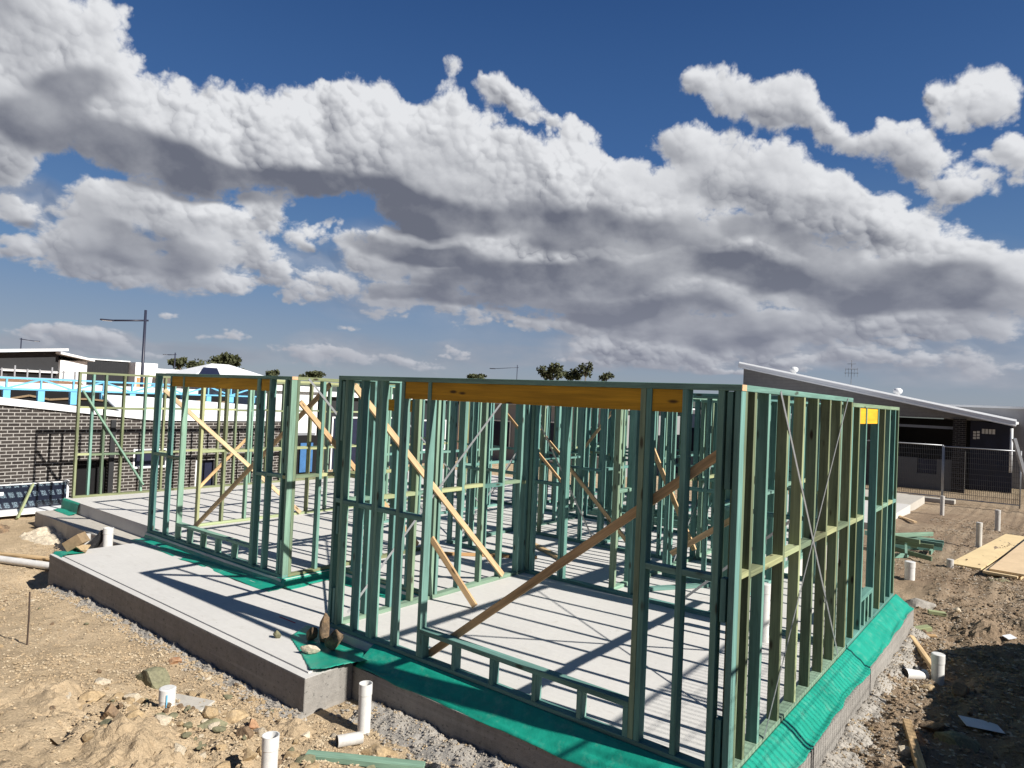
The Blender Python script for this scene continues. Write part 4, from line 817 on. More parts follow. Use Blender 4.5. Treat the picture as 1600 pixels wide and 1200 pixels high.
# ================================================================ pipes
def pipe(label, x, y, r, z0, z1, mat=PVC, cap=False, lean=(0, 0), collar=True, name='pipe'):
    root = empty(name, (x, y, z0), label, 'pipe'); h = z1-z0; top = Vector((lean[0], lean[1], h))
    b = MB(); n = 28
    prof = [(r, 0), (r, h-.10), (r*1.06, h-.095), (r*1.06, h)] if collar else [(r, 0), (r, h)]
    if cap: prof += [(r*1.06, h+.002), (r*.9, h+.008), (0.001, h+.008)]
    else: prof += [(r*.93, h), (r*.93, h-.25)]
    for (rad, z) in prof:
        for j in range(n): b.v.append((rad*math.cos(j*2*math.pi/n)+lean[0]*z/h, rad*math.sin(j*2*math.pi/n)+lean[1]*z/h, z))
    for k in range(len(prof)-1):
        for j in range(n): b.f.append((k*n+j, k*n+(j+1) % n, (k+1)*n+(j+1) % n, (k+1)*n+j))
    body = b.build('tube', mat, root, smooth=True); body.data.set_sharp_from_angle(angle=.25)
    if not cap: MB().tube([(lean[0]*.95, lean[1]*.95, h-.2), (lean[0]*.95, lean[1]*.95, h-.19)], r*.92, 20).build('inner_plug', PVCIN if h < .6 else CARD, root)
    return root
pipe('tall white open pipe standing by the porch corner in the foreground', -3.05, -.575, .056, -.56, -.045)
pipe('short white open pipe at the bottom edge of the picture', -2.76, -1.70, .058, -.50, .0)
pc = pipe('white capped pipe with blue stripe standing in the foreground rubble', -4.43, -1.66, .066, -.52, -.17, cap=True)
MB().bar((.066, -.035, .06), (.066, -.035, .32), .012, .004, (1, 0, 0)).build('blue_stripe', BLUEM, pc)
bd = empty('paver', (-4.47, -1.45, ground_h(-4.47, -1.45)), 'flat grey paver lying behind the capped pipe', 'paver')
o = MB().box((-.20, -.12, .0), (.20, .12, .05)).build('paver_body', SLABLOW, bd, bevel=.008); bd.rotation_euler = (0, .05, .5)
pipe('small white pipe stub behind the porch end wrapped in black plastic', -10.62, .22, .075, -.5, .08, PVC, cap=False)
tag(MB().tube([(-10.9, .05, -.3), (-10.75, .18, -.05), (-10.72, .15, .02)], .10, 9, r1=.03).build('plastic_wrap', BLKP), 'crumpled black plastic around the pipes behind the porch end', 'plastic')
pipe('low greyish pipe stub left of the wrapped white stub', -10.98, .03, .055, -.5, -.06, PVCD, cap=True)
for a_ in [(-.95, 21.1, .06, .02, 'distant grey pipe standing near the wire fence panels'), (.62, 18.4, .065, .06, 'grey pipe standing upright beyond the stacked boards'),
           (.44, 14.7, .062, .12, 'grey pipe standing upright left of the stacked boards'), (.17, 11.63, .06, -.30, 'very short pipe stub at the left end of the stacked boards')]:
    pipe(a_[4], a_[0], a_[1], a_[2], ground_h(a_[0], a_[1])-.05, a_[3], PVCD, cap=True)
pipe('wide white pipe stub beside the far end of the right-hand frame', -.30, 9.95, .085, -.55, -.16, PVC, cap=True)
pipe('white capped pipe standing half in shadow on the right', .72, 4.62, .066, -.56, -.17, PVC, cap=True)
# lying pipes
def lying(label, p0, p1, r, mat=PVC, cat='pipe'):
    root = empty('pipe', Vector(p0), label, cat); p0 = Vector(p0); p1 = Vector(p1)-p0
    n = 20; b = MB(); b.tube([(0, 0, 0), p1], r, n, cap=False); b.build('tube', mat, root, smooth=True)
    b = MB(); b.tube([p1*.02, p1], r*.90, n, cap=True); b.build('inner_wall', PVCIN, root, smooth=False); return root
lying('broken white pipe elbow lying beside the right-hand slab', on(.42, 4.42, .06), on(.60, 4.62, .08), .062)
tag(MB().tube([on(.50, 4.50, .14), on(.58, 4.60, .10), on(.66, 4.62, .03), on(.74, 4.60, .02)], .018, 8).build('plastic_strip', BLKP), 'black plastic strip curled over the broken white pipe', 'plastic')
lying('long white drain pipe lying on the dirt at far left', on(-12.15, -.95, .06), on(-10.55, -.30, .10), .058)
lying('short clear plastic bottle shaped sleeve lying by the foreground block', on(-2.98, -.92, .05), on(-2.90, -.72, .07), .05, PVCD, 'plastic sleeve')
# ================================================================ timber and litter
def board(label, p0, p1, w, t, mat=PINE, name='timber_offcut', side=(0, 0, 1), cat='timber offcut'):
    o = member(name, p0, p1, w, t, mat, None, side=side); tag(o, label, cat); return o
H_ = (0, 0, 0)
board('green treated timber offcut lying across the bottom foreground', on(-2.98, -1.22, .03), on(-2.20, -.66, .03), .09, .045, GREEN, side=(.6, -.8, 0))
board('weathered brown round post lying at the lower right in shadow', on(.64, 3.02, .03), on(.93, 1.9, .04), .07, .07, BROWNPINE, side=(1, 0, 0))
board('brown stick leaning from the slab edge towards the capped pipe', on(.26, 6.0, .04), on(.70, 4.72, .04), .055, .05, BROWNPINE, side=(1, 0, 0))
board('pale square timber block on the dirt by the membrane end', on(.24, 6.58, .03), on(.40, 6.70, .03), .12, .06, YPINE, side=(-.6, .8, 0))
board('tan timber block lying beside the pale square block', on(.34, 6.28, .02), on(.52, 6.34, .02), .09, .045, PINE, side=(-.3, .9, 0))
board('grey timber block alone on the dirt behind the membrane end', on(.28, 7.55, .03), on(.50, 7.62, .03), .10, .05, YPINE, side=(-.3, .9, 0))
board('thin pale board lying on the dirt near the wire fence', on(-2.4, 19.6, .05), on(-1.2, 17.4, .05), .09, .04, PINE, side=(1, .5, 0))
pk = empty('board_stack', on(1.0, 14.6, 0), 'stack of wide yellow plywood boards lying at the right edge', 'board stack')
for k, (dx_, dy_, dz_, rz_) in enumerate([(-.22, .1, .03, -.13), (.36, -.3, .035, -.11), (.34, -.45, .08, -.12), (.38, -.35, .125, -.10)]):
    o = MB().box((-.27, -2.9, -.02), (.27, 2.6, .02)).build('board', plain('plywood_%d' % k, (.70-.02*k, .54-.02*k, .30), .7, .15, 2), pk); o.location = (dx_, dy_, dz_); o.rotation_euler = (0, 0, rz_)
op = empty('offcut_pile', on(-.7, 12.3, 0), 'heap of green treated timber offcuts beyond the frame end', 'timber pile')
rs = random.Random(4)
for k in range(13):
    c = Vector((rs.uniform(-.3, .5), rs.uniform(-.7, .7), .04+.028*k)); a0 = rs.uniform(-.6, .6)+(.0 if k % 3 else 1.2); d_ = Vector((math.cos(a0), math.sin(a0), rs.uniform(-.06, .06)))*rs.uniform(.35, .75)
    member('offcut', c-d_, c+d_, .09, .045, [GREEN, TEAL, OLIVE][k % 3], op, side=(0, 0, 1))
# left side clutter
wp_ = empty('window_pack', (-16.40, .16, -.42), 'dark plastic-wrapped window pack with faint printing leaning on the brick wall', 'window pack')
MB().box((.0, 0, 0), (.10, 1.34, .55)).build('wrapped_panel', PACK, wp_)
b = MB(); b.box((-.002, 1.341, -.01), (.115, 1.385, .59)); b.box((-.002, -.9, .551), (.115, 1.385, .565)); b.build('pale_frame', WHITE, wp_)
MB().box((.102, .02, .33), (.106, .12, .41)).build('sticker', PAPER, wp_); MB().box((.0, -.9, 0), (.10, -.003, .55)).build('wrapped_panel', PACK, wp_)
board('pale timber stake leaning against the dark window pack', (-15.6, .36, -.50), (-16.22, .80, .14), .06, .04, YPINE, 'timber_stake', (1, 0, 0))
tag(MB().box((-16.35, -1.5, -.46), (-15.75, 1.6, -.405)).build('kerb_board', WHITE, bevel=.01), 'pale base board lying below the dark window pack', 'board')
def heap(label, x, y, rx, ry, h, mat, seed, name, cat='rubble heap', st=.06):
    b = MB(); nr = int(2*rx/st); nc = int(2*ry/st)
    for j in range(nc+1):
        for i in range(nr+1):
            u = -1+2*i/nr; v = -1+2*j/nc; p = Vector((u*rx, v*ry, seed)); e = max(0, 1-math.sqrt(u*u+v*v))
            b.v.append((x+u*rx, y+v*ry, base_h(x+u*rx, y+v*ry)-.06+h*smooth(0, .9, e)*(1+.6*mnoise.fractal(p*2.3, .8, 2, 3))+.09*min(1, e*4)*abs(mnoise.fractal(p*5.5, .7, 2, 4))))
    b.f = [(j*(nr+1)+i, j*(nr+1)+i+1, (j+1)*(nr+1)+i+1, (j+1)*(nr+1)+i) for j in range(nc) for i in range(nr)]
    o = b.build(name, mat); return tag(o, label, cat)
heap('heap of cream broken rubble on the dirt near the brick house', -13.6, .30, .95, .55, .17, RPALE, 3, 'rubble_heap')
heap('heap of dark tangled scrap and roots at the far left edge', -14.9, -.35, .7, .5, .16, RBROWN, 5, 'scrap_heap', 'scrap heap')
heap('crumpled grey plastic sheet lying in front of the footing step', -12.3, .22, .8, .18, .10, BLKP, 9, 'plastic_sheet', 'plastic sheet')
heap('bright orange red plastic scrap near the brick house', -14.15, .52, .26, .18, .22, REDP, 6, 'plastic_scrap', 'plastic scrap')
heap('dark red cloth scrap beside the white drain pipe', -11.9, .02, .22, .14, .14, REDM, 7, 'cloth_scrap', 'cloth scrap')
heap('ridge of crumbly soil behind the white drain pipe', -11.7, .05, .55, .20, .16, RTAN, 8, 'soil_ridge', 'soil heap')
heap('low heap of loose tan soil and crumbs at the bottom of the left foreground', -3.75, -2.15, .75, .45, .16, DIRT, 21, 'soil_heap', 'soil heap', .03)
heap('low heap of loose tan soil left of the capped pipe', -5.0, -2.35, .7, .4, .12, DIRT, 22, 'soil_heap', 'soil heap', .03)
heap('small heap of loose tan soil beside the tall white pipe', -3.45, -1.05, .38, .26, .10, DIRT, 23, 'soil_heap', 'soil heap', .025)
heap('long heap of churned brown soil on the right beyond the capped pipe', 1.05, 7.2, .4, .9, .16, DIRT, 24, 'soil_heap', 'soil heap', .04)
tag(MB().bar((-10.08, -.55, -.03), (-9.92, -.40, .12), .22, .16).build('cardboard_box', CARD, bevel=.005), 'small brown cardboard box on the left end of the porch slab', 'box')
heap_ = MB()
for i in range(9):
    for j in range(7):
        heap_.v.append((-10.16+i*.05, -.78+j*.06, -.088+.03*abs(mnoise.noise(Vector((i*.8, j*.8, 4))))-(.09 if i == 0 or j == 0 else 0)))
heap_.f = [(j+7*i, j+7*i+7, j+7*i+8, j+7*i+1) for i in range(8) for j in range(6)]
o = heap_.build('membrane_scrap', MEMB, smooth=True); tag(o, 'scrap of green membrane under the cardboard on the porch end', 'membrane')
tag(MB().tube([on(-6.95, -1.98, -.05), on(-6.94, -1.98, .3), (-6.99, -1.97, ground_h(-6.95, -1.98)+.56)], .009, 7).build('steel_rod', RUST), 'thin rusty steel rod stuck upright in the left dirt', 'steel rod')
board('weathered plank lying on the dirt above the white drain pipe', on(-12.7, -.75, .05), on(-10.9, .05, .06), .11, .03, BROWNPINE, 'plank', (-.4, .9, 0), 'plank')
o = MB().box((-.17, -.09, -.002), (.17, .09, .002)).build('paper_sheet', PAPER); o.location = on(1.20, 3.55, .05); o.rotation_euler = (.12, .1, .5); tag(o, 'sheet of white paper lying in the shaded dirt at lower right', 'paper')
o = MB().box((-.07, -.05, -.002), (.07, .05, .002)).build('paper_scrap', PAPER); o.location = on(1.30, 6.9, .05); o.rotation_euler = (.2, -.1, .9); tag(o, 'tiny white scrap on the shaded dirt below the stacked boards', 'paper')
tag(MB().box((-5.26, -.02, -.0985), (-4.95, .0, -.097)).build('red_paint_line', REDM), 'short red marking line painted on the porch slab', 'painted mark')
o = MB().box((-.15, -.006, 0), (.15, .006, .0015)).build('red_paint_line', REDM); o.location = (-.35, 1.1, .002); o.rotation_euler = (0, 0, .4); tag(o, 'red marking line painted on the floor behind the right-hand studs', 'painted mark')
heap('black plastic scrap caught in the foreground spill', -2.05, -.62, .30, .10, .10, BLKP, 12, 'plastic_scrap', 'plastic scrap', .03)
# pale boards on the slab
board('pale plank lying on the floor behind the left cross wall', (-6.1, 3.1, .025), (-4.7, 4.25, .025), .07, .04, PINE, 'plank', (-.6, .8, 0), 'plank')
board('dark brown plank lying on the floor behind the nearest room', (-5.9, 5.3, .03), (-4.2, 4.35, .03), .09, .045, BROWNPINE, 'plank', (.6, .8, 0), 'plank')
board('pale green plate lying loose on the floor of the back right room', (-2.6, 3.9, .025), (-1.85, 5.1, .025), .09, .045, TEAL, 'plank', (-.8, .5, 0), 'plank')
pipe('white pipe rising from the floor behind the right-hand studs', -.75, 3.05, .055, 0, .62, PVC, cap=True)
stk = empty('frame_stack', (-5.6, 8.6, 0), 'stack of loose mint green frame timbers lying on the rear floor', 'timber stack')
for k in range(9): member('timber_length', (-.9+.03*k, .5*(k % 3), .03+.05*(k//3)), (1.9-.05*k, .5*(k % 3)+.1, .03+.05*(k//3)), .09, .045, [TEAL, GREEN][k % 2], stk, side=(0, 1, 0))
# ================================================================ fences
def mesh_panel(root, p0, p1, z0, z1, vert=.06, horiz=.19, r=.0022, tube_r=.018, wm=None):
    """temporary fence panel: tube frame + welded wire infill"""
    p0 = Vector(p0); p1 = Vector(p1); L = (p1-p0).length; d_ = (p1-p0)/L
    A_ = lambda s_, z: (p0.x+d_.x*s_, p0.y+d_.y*s_, z)
    for s_ in (0, L): MB().tube([A_(s_, z0-.12), A_(s_, z1)], tube_r, 10).build('post', GALV, root, smooth=True)
    for z in (z0, z1-.02): MB().tube([A_(0, z), A_(L, z)], tube_r*.9, 8).build('rail', GALV, root, smooth=True)
    b = MB(); n = int(L/vert)
    for k in range(1, n): b.tube([A_(k*L/n, z0), A_(k*L/n, z1-.02)], r, 4, cap=False)
    m_ = int((z1-z0)/horiz)
    for k in range(1, m_): b.tube([A_(0, z0+k*(z1-z0)/m_), A_(L, z0+k*(z1-z0)/m_)], r, 4, cap=False)
    b.build('wire_mesh', wm or GALV, root)
def off(root, *ps): return [tuple(Vector(p)-root.location) for p in ps]
def fence_panel(label, p0, p1, h, group, block=True, **kw):
    root = empty('wire_fence_panel', Vector(p0), label, 'fence panel', group)
    a, c = off(root, p0, p1); z0 = .12; mesh_panel(root, (a[0], a[1], 0), (c[0], c[1], 0), z0, h, **kw)
    return root
GF = 'temporary wire fence panels before the right-hand house'
fence_panel('left wire fence panel in front of the dark house, joining the frames', (-5.15, 26.10, -.62), (-1.50, 26.20, -.66), 2.10, GF, vert=.06, r=.006, tube_r=.024, wm=WIRE)
fence_panel('right wire fence panel in front of the dark house, ending at the picture edge', (-1.46, 26.20, -.66), (.90, 26.36, -.72), 2.10, GF, vert=.06, r=.006, tube_r=.024, wm=WIRE)
fb = empty('fence_foot', (-1.48, 26.0, ground_h(-1.48, 26.0)), 'pale concrete block foot under the joint of the wire fence panels', 'fence foot')
MB().box((-.75, -.22, 0), (.45, .22, .17)).build('block', SLABLOW, fb, bevel=.02)
GB = 'wire fence panels on the bank beside the building site'
for k, (y0, y1) in enumerate([(1.50, 3.72), (-.86, 1.44)]):
    zb = 1.02
    fence_panel(['wire fence panel on the bank beside the right-hand frames', 'wire fence panel on the bank nearer the photographer'][k], (3.0, y0, zb-.25), (3.0, y1, zb-.25), 2.2, GB, vert=.075, r=.004, tube_r=.021)
# bank under that fence
# ================================================================ house with rake roof on the right
HY = 31.0
hr = empty('skillion_house', (-5, HY, -.75), 'dark house with long sloping white-edged roof behind the wire fence on the right', 'house')
ox, oz = -5, -.75
def Q(poly): return [(x-ox, z-oz) for x, z in poly]
b = MB(); b.prism(Q([(-11.0, 2.45), (-1.62, 2.50), (-1.2, 2.50), (.1, 2.42), (-11.0, 4.72)]), 0, .22, 'y'); b.build('gable_wall', CLAD, hr)
b = MB(); b.prism(Q([(-11.06, 4.74), (.55, 2.36), (.55, 2.47), (-11.06, 4.86)]), -.5, 9.0, 'y'); b.build('roof', WROOF, hr)
b = MB(); b.prism(Q([(-11.08, 4.66), (.60, 2.27), (.60, 2.50), (-11.08, 4.90)]), -.56, -.502, 'y'); b.build('roof_fascia', WHITE, hr)
# white strip added, tilted to catch the sun along the whole roof edge
b = MB(); b.v = [(x-ox, y, z-oz) for (x, y, z) in [(-11.10, -.58, 4.72), (.62, -.58, 2.32), (.62, -.40, 2.58), (-11.10, -.40, 4.98), (-11.10, -.30, 4.90), (.62, -.30, 2.50)]]
b.f = [(0, 1, 2, 3), (3, 2, 5, 4), (0, 4, 5, 1), (0, 3, 4), (1, 5, 2)]; b.build('added_sun_edge', WHITE, hr)
b = MB(); b.prism(Q([(-1.63, -.9), (-1.17, -.9), (-1.17, 2.499), (-1.63, 2.499)]), -.1, .35, 'y'); b.build('brick_column', BRICKX, hr)
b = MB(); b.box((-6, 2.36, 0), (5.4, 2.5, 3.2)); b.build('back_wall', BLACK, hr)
b = MB(); b.prism(Q([(-11.0, 2.05), (-1.64, 2.02), (-1.64, 2.14), (-11.0, 2.16)]), .3, .36, 'y'); b.build('head_beam', GREYW, hr)
b = MB(); b.prism(Q([(-11.0, -.8), (-1.64, -.8), (-1.64, .68), (-2.20, .66), (-2.20, -.02), (-2.96, -.02), (-2.96, .66), (-11, .62)]), .02, .2, 'y'); b.build('lower_panel', plain('dim_grey_panel', (.11, .115, .125), .7, .1, 2), hr)
b = MB(); b.prism(Q([(-2.95, 0), (-2.21, 0), (-2.21, .64), (-2.95, .64)]), .10, .14, 'y'); b.build('dark_hatch', NAVY, hr)
b = MB(); b.prism(Q([(-1.16, -.8), (.42, -.8), (.42, 2.28), (-1.16, 2.46)]), 2.2, 2.3, 'y'); b.build('side_wall', NAVY, hr)
b = MB()
for k in range(2):
    for j in range(3): b.box((3.95+.14*k, 2.16, 2.55+.13*j-.2+.02*k), (4.06+.14*k, 2.19, 2.65+.13*j-.2+.02*k))
for k in range(4): b.box((4.28+.13*k, 2.16, 2.62), (4.38+.13*k, 2.19, 2.84))
b.build('wall_vent', PAPER, hr)
b = MB(); b.tube([(5.46, -.3, 1.1), (5.46, -.3, 2.95)], .055, 12); b.build('downpipe', WHITE, hr, smooth=True)
def turbine(parent, x, y, z, k=1.0):
    b = MB(); n = 20
    for (r_, h) in [(.13, -.35), (.13, .12), (.20, .14), (.25, .24), (.24, .36), (.15, .44), (.001, .46)]:
        for j in range(n): b.v.append((x+r_*k*math.cos(j*2*math.pi/n), y+r_*k*math.sin(j*2*math.pi/n), z+h*k))
    for q_ in range(6):
        for j in range(n): b.f.append((q_*n+j, q_*n+(j+1) % n, (q_+1)*n+(j+1) % n, (q_+1)*n+j))
    b.build('roof_vent', WHITE, parent, smooth=True)
turbine(hr, -8.62-ox, .6, 4.42-oz, .8); turbine(hr, -3.92-ox, .6, 3.45-oz, .8)
h2 = empty('flat_roof_house', (-1.9, 36, -.75), 'low pale grey walled house behind the sloping roof at far right', 'house')
MB().box((-.6, 0, 0), (3.1, 8, 3.85)).build('wall', plain('pale_block_wall', (.34, .34, .35), .8, .1, 2), h2)
MB().box((-.7, -.1, 3.851), (3.2, 8.1, 3.95)).build('roof_edge', WHITE, h2)
pyl = empty('roof_aerial', (-10.2, 52, 0), 'thin lattice aerial mast standing beyond the sloping roof', 'aerial')
b = MB(); b.tube([(0, 0, 0), (0, 0, 6.6)], .022, 6); b.build('mast', GALV, pyl)
b = MB()
for z_, w_ in ((5.6, .5), (5.9, .42), (6.3, .3)): b.tube([(-w_, 0, z_), (w_, 0, z_)], .016, 5)
for w_ in (-.42, -.2, .2, .42): b.tube([(w_, 0, 5.3), (w_, 0, 6.0)], .012, 5)
b.build('crossarm', GALV, pyl)
# leaning grey stay at the far right picture edge
tag(MB().bar((.72, 25.2, 1.9), (1.35, 25.6, -.6), .12, .10).build('leaning_post', GALV), 'grey post leaning beside the right end of the wire fence', 'post')
# ================================================================ brick house on the left
bh = empty('brick_house', (-16.5, 0, -.45), 'dark brick house with pale mortar and white sloping roof edge at left', 'house')
ZB = -.45
def wall_yz(x0, x1, y0, y1, z0, z1, holes):
    b = MB(); ys = sorted({y0, y1, *[h[0] for h in holes], *[h[1] for h in holes]}); zs = sorted({z0, z1, *[h[2] for h in holes], *[h[3] for h in holes]})
    for i in range(len(ys)-1):
        for j in range(len(zs)-1):
            cy = (ys[i]+ys[i+1])/2; cz = (zs[j]+zs[j+1])/2
            if any(h[0] < cy < h[1] and h[2] < cz < h[3] for h in holes): continue
            b.box((x0, ys[i], zs[j]), (x1, ys[i+1], zs[j+1]))
    return b
holes = [(1.70, 2.46, 0.0, 1.04), (3.02, 3.86, .78, 1.28), (4.64, 5.24, .12, .92)]
b = wall_yz(-.22, 0, -7, 7.3, 0, 1.95, holes)
b.prism([(-7, 1.95), (3.47, 1.95), (7.3, 1.95), (7.3, 2.01), (3.47, 2.02), (0, 2.385), (-7, 3.1)], -.22, 0, 'x')
b.build('wall', BRICK, bh)
b = MB(); b.prism([(-7.1, 3.10), (.0, 2.37), (3.50, 2.005), (7.5, 1.99), (7.5, 2.12), (3.50, 2.14), (.0, 2.53), (-7.1, 3.27)], .003, .06, 'x'); b.build('fascia', WHITE, bh)
b = MB()
fpts = [(-7.1, 3.27), (0, 2.53), (2.6, 2.24), (2.62, 2.24), (3.5, 2.14), (7.5, 2.12)]; bpts = [(-7.1, 3.26), (0, 2.53), (2.6, 2.25), (2.62, 2.62), (3.5, 2.60), (7.5, 2.40)]
for k in (0, 1, 3, 4):
    (ya, za), (yb, zb) = fpts[k], fpts[k+1]; (yc, zc), (yd, zd) = bpts[k], bpts[k+1]
    b.add([(.055, ya, za+.002), (.055, yb, zb+.002), (-1.05, yd, zd), (-1.05, yc, zc), (.055, ya, za-.03), (.055, yb, zb-.03), (-1.05, yd, zd-.05), (-1.05, yc, zc-.05)], [(0, 1, 2, 3), (7, 6, 5, 4), (0, 4, 5, 1), (1, 5, 6, 2), (2, 6, 7, 3), (3, 7, 4, 0)])
b.build('roof', WROOF, bh)
dr = MB().box((-.20, 1.701, 0), (-.14, 2.459, 1.039)).build('door', BLACK, bh); MB().box((-.138, 1.76, .0), (-.10, 1.80, 1.03)).build('door_frame', BROWNPINE, dr)
MB().box((-.19, 1.72, .02), (-.145, 1.73, 1.0)).build('door_stile', DKGREY, bh)
w = MB().box((-.16, 3.021, .781), (-.12, 3.859, 1.279)).build('window', NAVY, bh)
b = MB(); b.box((-.06, 3.021, .781), (.012, 3.06, 1.279)); b.box((-.06, 3.82, .781), (.012, 3.859, 1.279)); b.box((-.06, 3.06, 1.24), (.012, 3.82, 1.279)); b.box((-.06, 3.06, .781), (.03, 3.82, .83)); b.build('frame', WHITE, w)
w = MB().box((-.16, 4.641, .121), (-.12, 5.239, .919)).build('window', NAVY, bh)
b = MB(); b.box((-.06, 4.641, .121), (.012, 4.70, .919)); b.box((-.06, 5.18, .121), (.012, 5.239, .919)); b.build('frame', WHITE, w)
MB().box((.004, 2.45, .0), (.05, 2.56, 2.02)).build('downpipe', DKGREY, bh)
# ---- blue roof trusses behind the brick parapet
def truss(label, x, y0, y1, ztop, zbot, zfoot, pitch=.70):
    root = empty('roof_truss', (x, y0, zbot), label, 'roof truss'); L = y1-y0; h = ztop-zbot
    MB().box((-.03, 0, h-.042), (.03, L, h)).build('top_chord', BLUEM, root); MB().box((-.03, 0, -.016), (.03, L, .024)).build('bottom_chord', BLUEM, root)
    n = int(L/pitch)
    for k in range(n+1):
        y = k*pitch
        if zfoot(y0+y) < zbot-.05: MB().box((-.065, y-.07, zfoot(y0+y)-zbot), (.065, y+.07, -.026)).build('post', BLUEM, root)
        MB().box((-.028, y-.018, .025), (.028, y+.018, h-.043)).build('vertical_web', BLUEM, root)
        if k < n:
            a_ = (0, y+.014, .02) if k % 2 else (0, y+.014, h-.036); c_ = (0, y+pitch-.014, h-.036) if k % 2 else (0, y+pitch-.014, .02)
            MB().bar(a_, c_, .04, .04).build('diagonal_web', BLUEM, root)
zf = lambda y: 2.04 if y > 2.6 else 2.06-.085*y
truss('pale blue steel roof truss with zigzag webs along the top of the brick house', -17.62, -1.53, 7.0, 2.52, 2.235, zf)
ic = empty('unroofed_core', (-21, -4, -.5), 'dark unfinished core of the brick house behind the blue trusses', 'building')
MB().box((-3, 0, 0), (.9, 11.5, 2.70)).build('void_shade_block', BLACK, ic)  # black block painted in for the shaded void behind the truss posts
b = MB()
for k in range(24):
    y = k*.48; b.bar((.93, y, 2.55-.12*abs(math.sin(k*1.3))), (.93, y+.48, 2.55-.12*abs(math.sin((k+1)*1.3))), .03, .05)
b.build('hanging_wrap', CARD, ic)
MB().box((-3.2, 2.2, 2.701), (-1.0, 11.4, 2.86)).build('white_roof_sheet', WHITE, ic)
# ---- houses behind, seen between the studs
def simple_house(label, x, y, w, d_, h, wallm, roofm, wins=(), face='-y', roof_t=.18, over=.4, rz=0, gable=0):
    root = empty('house', (x, y, -.8), label, 'house'); root.rotation_euler = (0, 0, rz)
    MB().box((0, 0, 0), (w, d_, h)).build('wall', wallm, root)
    if gable:
        b = MB(); b.v = [(-over, -over, h+.002), (w+over, -over, h+.002), (w+over, d_+over, h+.002), (-over, d_+over, h+.002), (w*.3, d_/2, h+gable), (w*.7, d_/2, h+gable)]
        b.f = [(0, 1, 5, 4), (1, 2, 5), (2, 3, 4, 5), (3, 0, 4), (3, 2, 1, 0)]; b.build('roof', roofm, root)
    else: MB().box((-over, -over, h+.002), (w+over, d_+over, h+roof_t)).build('roof', roofm, root)
    for (a0, a1, z0, z1, side) in wins:
        if side == 'y': wb = MB().box((a0, -.03, z0), (a1, .0-.001, z1)); fr = [((a0-.06, -.05, z0-.06), (a1+.06, -.031, z0)), ((a0-.06, -.05, z1), (a1+.06, -.031, z1+.06)), ((a0-.06, -.05, z0), (a0, -.031, z1)), ((a1, -.05, z0), (a1+.06, -.031, z1))]
        else: wb = MB().box((w+.001, a0, z0), (w+.03, a1, z1)); fr = [((w+.031, a0-.06, z0-.06), (w+.05, a1+.06, z0)), ((w+.031, a0-.06, z1), (w+.05, a1+.06, z1+.06)), ((w+.031, a0-.06, z0), (w+.05, a0, z1)), ((w+.031, a1, z0), (w+.05, a1+.06, z1))]
        wo_ = wb.build('window', NAVY, root); fb_ = MB()
        for p_, q_ in fr: fb_.box(p_, q_)
        fb_.build('frame', WHITE, wo_)
    return root
uh = simple_house('unfinished white clad building with dark open ground floor and blue tarpaulins', -24, 7.75, 5.6, 2.1, 3.25, WHITEW, WHITE, over=.15)
MB().box((5.602, -.05, 0), (5.66, 2.15, 1.75)).build('painted_opening', BLACK, uh); MB().box((5.602, .2, 1.76), (5.68, 2.0, 1.84)).build('sill_beam', GREYW, uh)  # black panel paints the shade of the open ground floor onto the wall
for k, (ya, yb, za, zb) in enumerate([(.3, 1.0, 1.15, 1.6), (1.4, 1.9, .5, 1.5)]): MB().box((5.70, ya, za), (5.73, yb, zb)).build('tarpaulin', BLUET, uh)
simple_house('charcoal building with open dark bays beyond the unfinished white building', -24.5, 10.6, 5.2, 7.5, 3.1, DKGREY, WHITE, [(.6, 2.0, .3, 2.3, 'x'), (2.8, 4.2, .3, 2.3, 'x'), (5, 6.6, 1.0, 2.2, 'x')], over=.2)
simple_house('pale grey house with dark windows directly behind the rear frames', -21, 21, 8.5, 7, 3.05, plain('light_grey_render', (.27, .27, .28), .7, .06, 2), WHITE, [(1, 2.4, 1, 2.2, 'y'), (4, 5, .6, 2.3, 'y'), (6.3, 7.8, 1, 2.2, 'y'), (1, 3, 1, 2.2, 'x')], over=.3)
simple_house('charcoal house with white trim behind the middle of the frames', -10.5, 24.5, 5.5, 7, 3.0, CLAD, WHITE, [(.6, 1.8, 1, 2.2, 'y'), (2.6, 3.4, .2, 2.3, 'y'), (4.2, 5.1, .9, 2.1, 'y')], over=.3)
simple_house('white rendered house between the charcoal house and the sloping roof', -16.0, 30, 4.5, 7, 3.1, WHITEW, DKGREY, [(.6, 1.8, 1, 2.2, 'y'), (2.6, 3.9, .9, 2.2, 'y')], over=.25)
# ---- far houses on the left skyline
sk = empty('house', (-56, 9.0, 1.0), 'charcoal house with white tilted roof on the far left skyline', 'house'); sk.rotation_euler = (0, 0, .10)
MB().box((-8, -3.0, 0), (0, 5.2, 2.7)).build('wall', DKGREY, sk)
b = MB(); b.prism([(-3.4, 2.72), (5.6, 3.62), (5.6, 3.80), (-3.4, 2.92)], -8.6, .6, 'x'); b.build('roof', WHITE, sk)
b = MB(); b.prism([(-2.8, 2.701), (5.2, 2.701), (5.2, 3.55), (-2.8, 2.75)], -.2, 0, 'x'); b.build('gable_wall', DKGREY, sk)
b = MB(); b.prism([(5.0, 3.35), (7.4, 2.95), (7.4, 3.10), (5.0, 3.52)], -6, .8, 'x'); b.build('side_roof', WHITE, sk)
MB().box((-5, 5.21, 0), (.3, 7.1, 2.9)).build('white_wing', WHITEW, sk); MB().box((.01, 1.6, 1.9), (.25, 5.1, 2.05)).build('awning', WHITE, sk); MB().box((.005, 2.0, .1), (.05, 5.0, 1.85)).build('window', BLACK, sk)
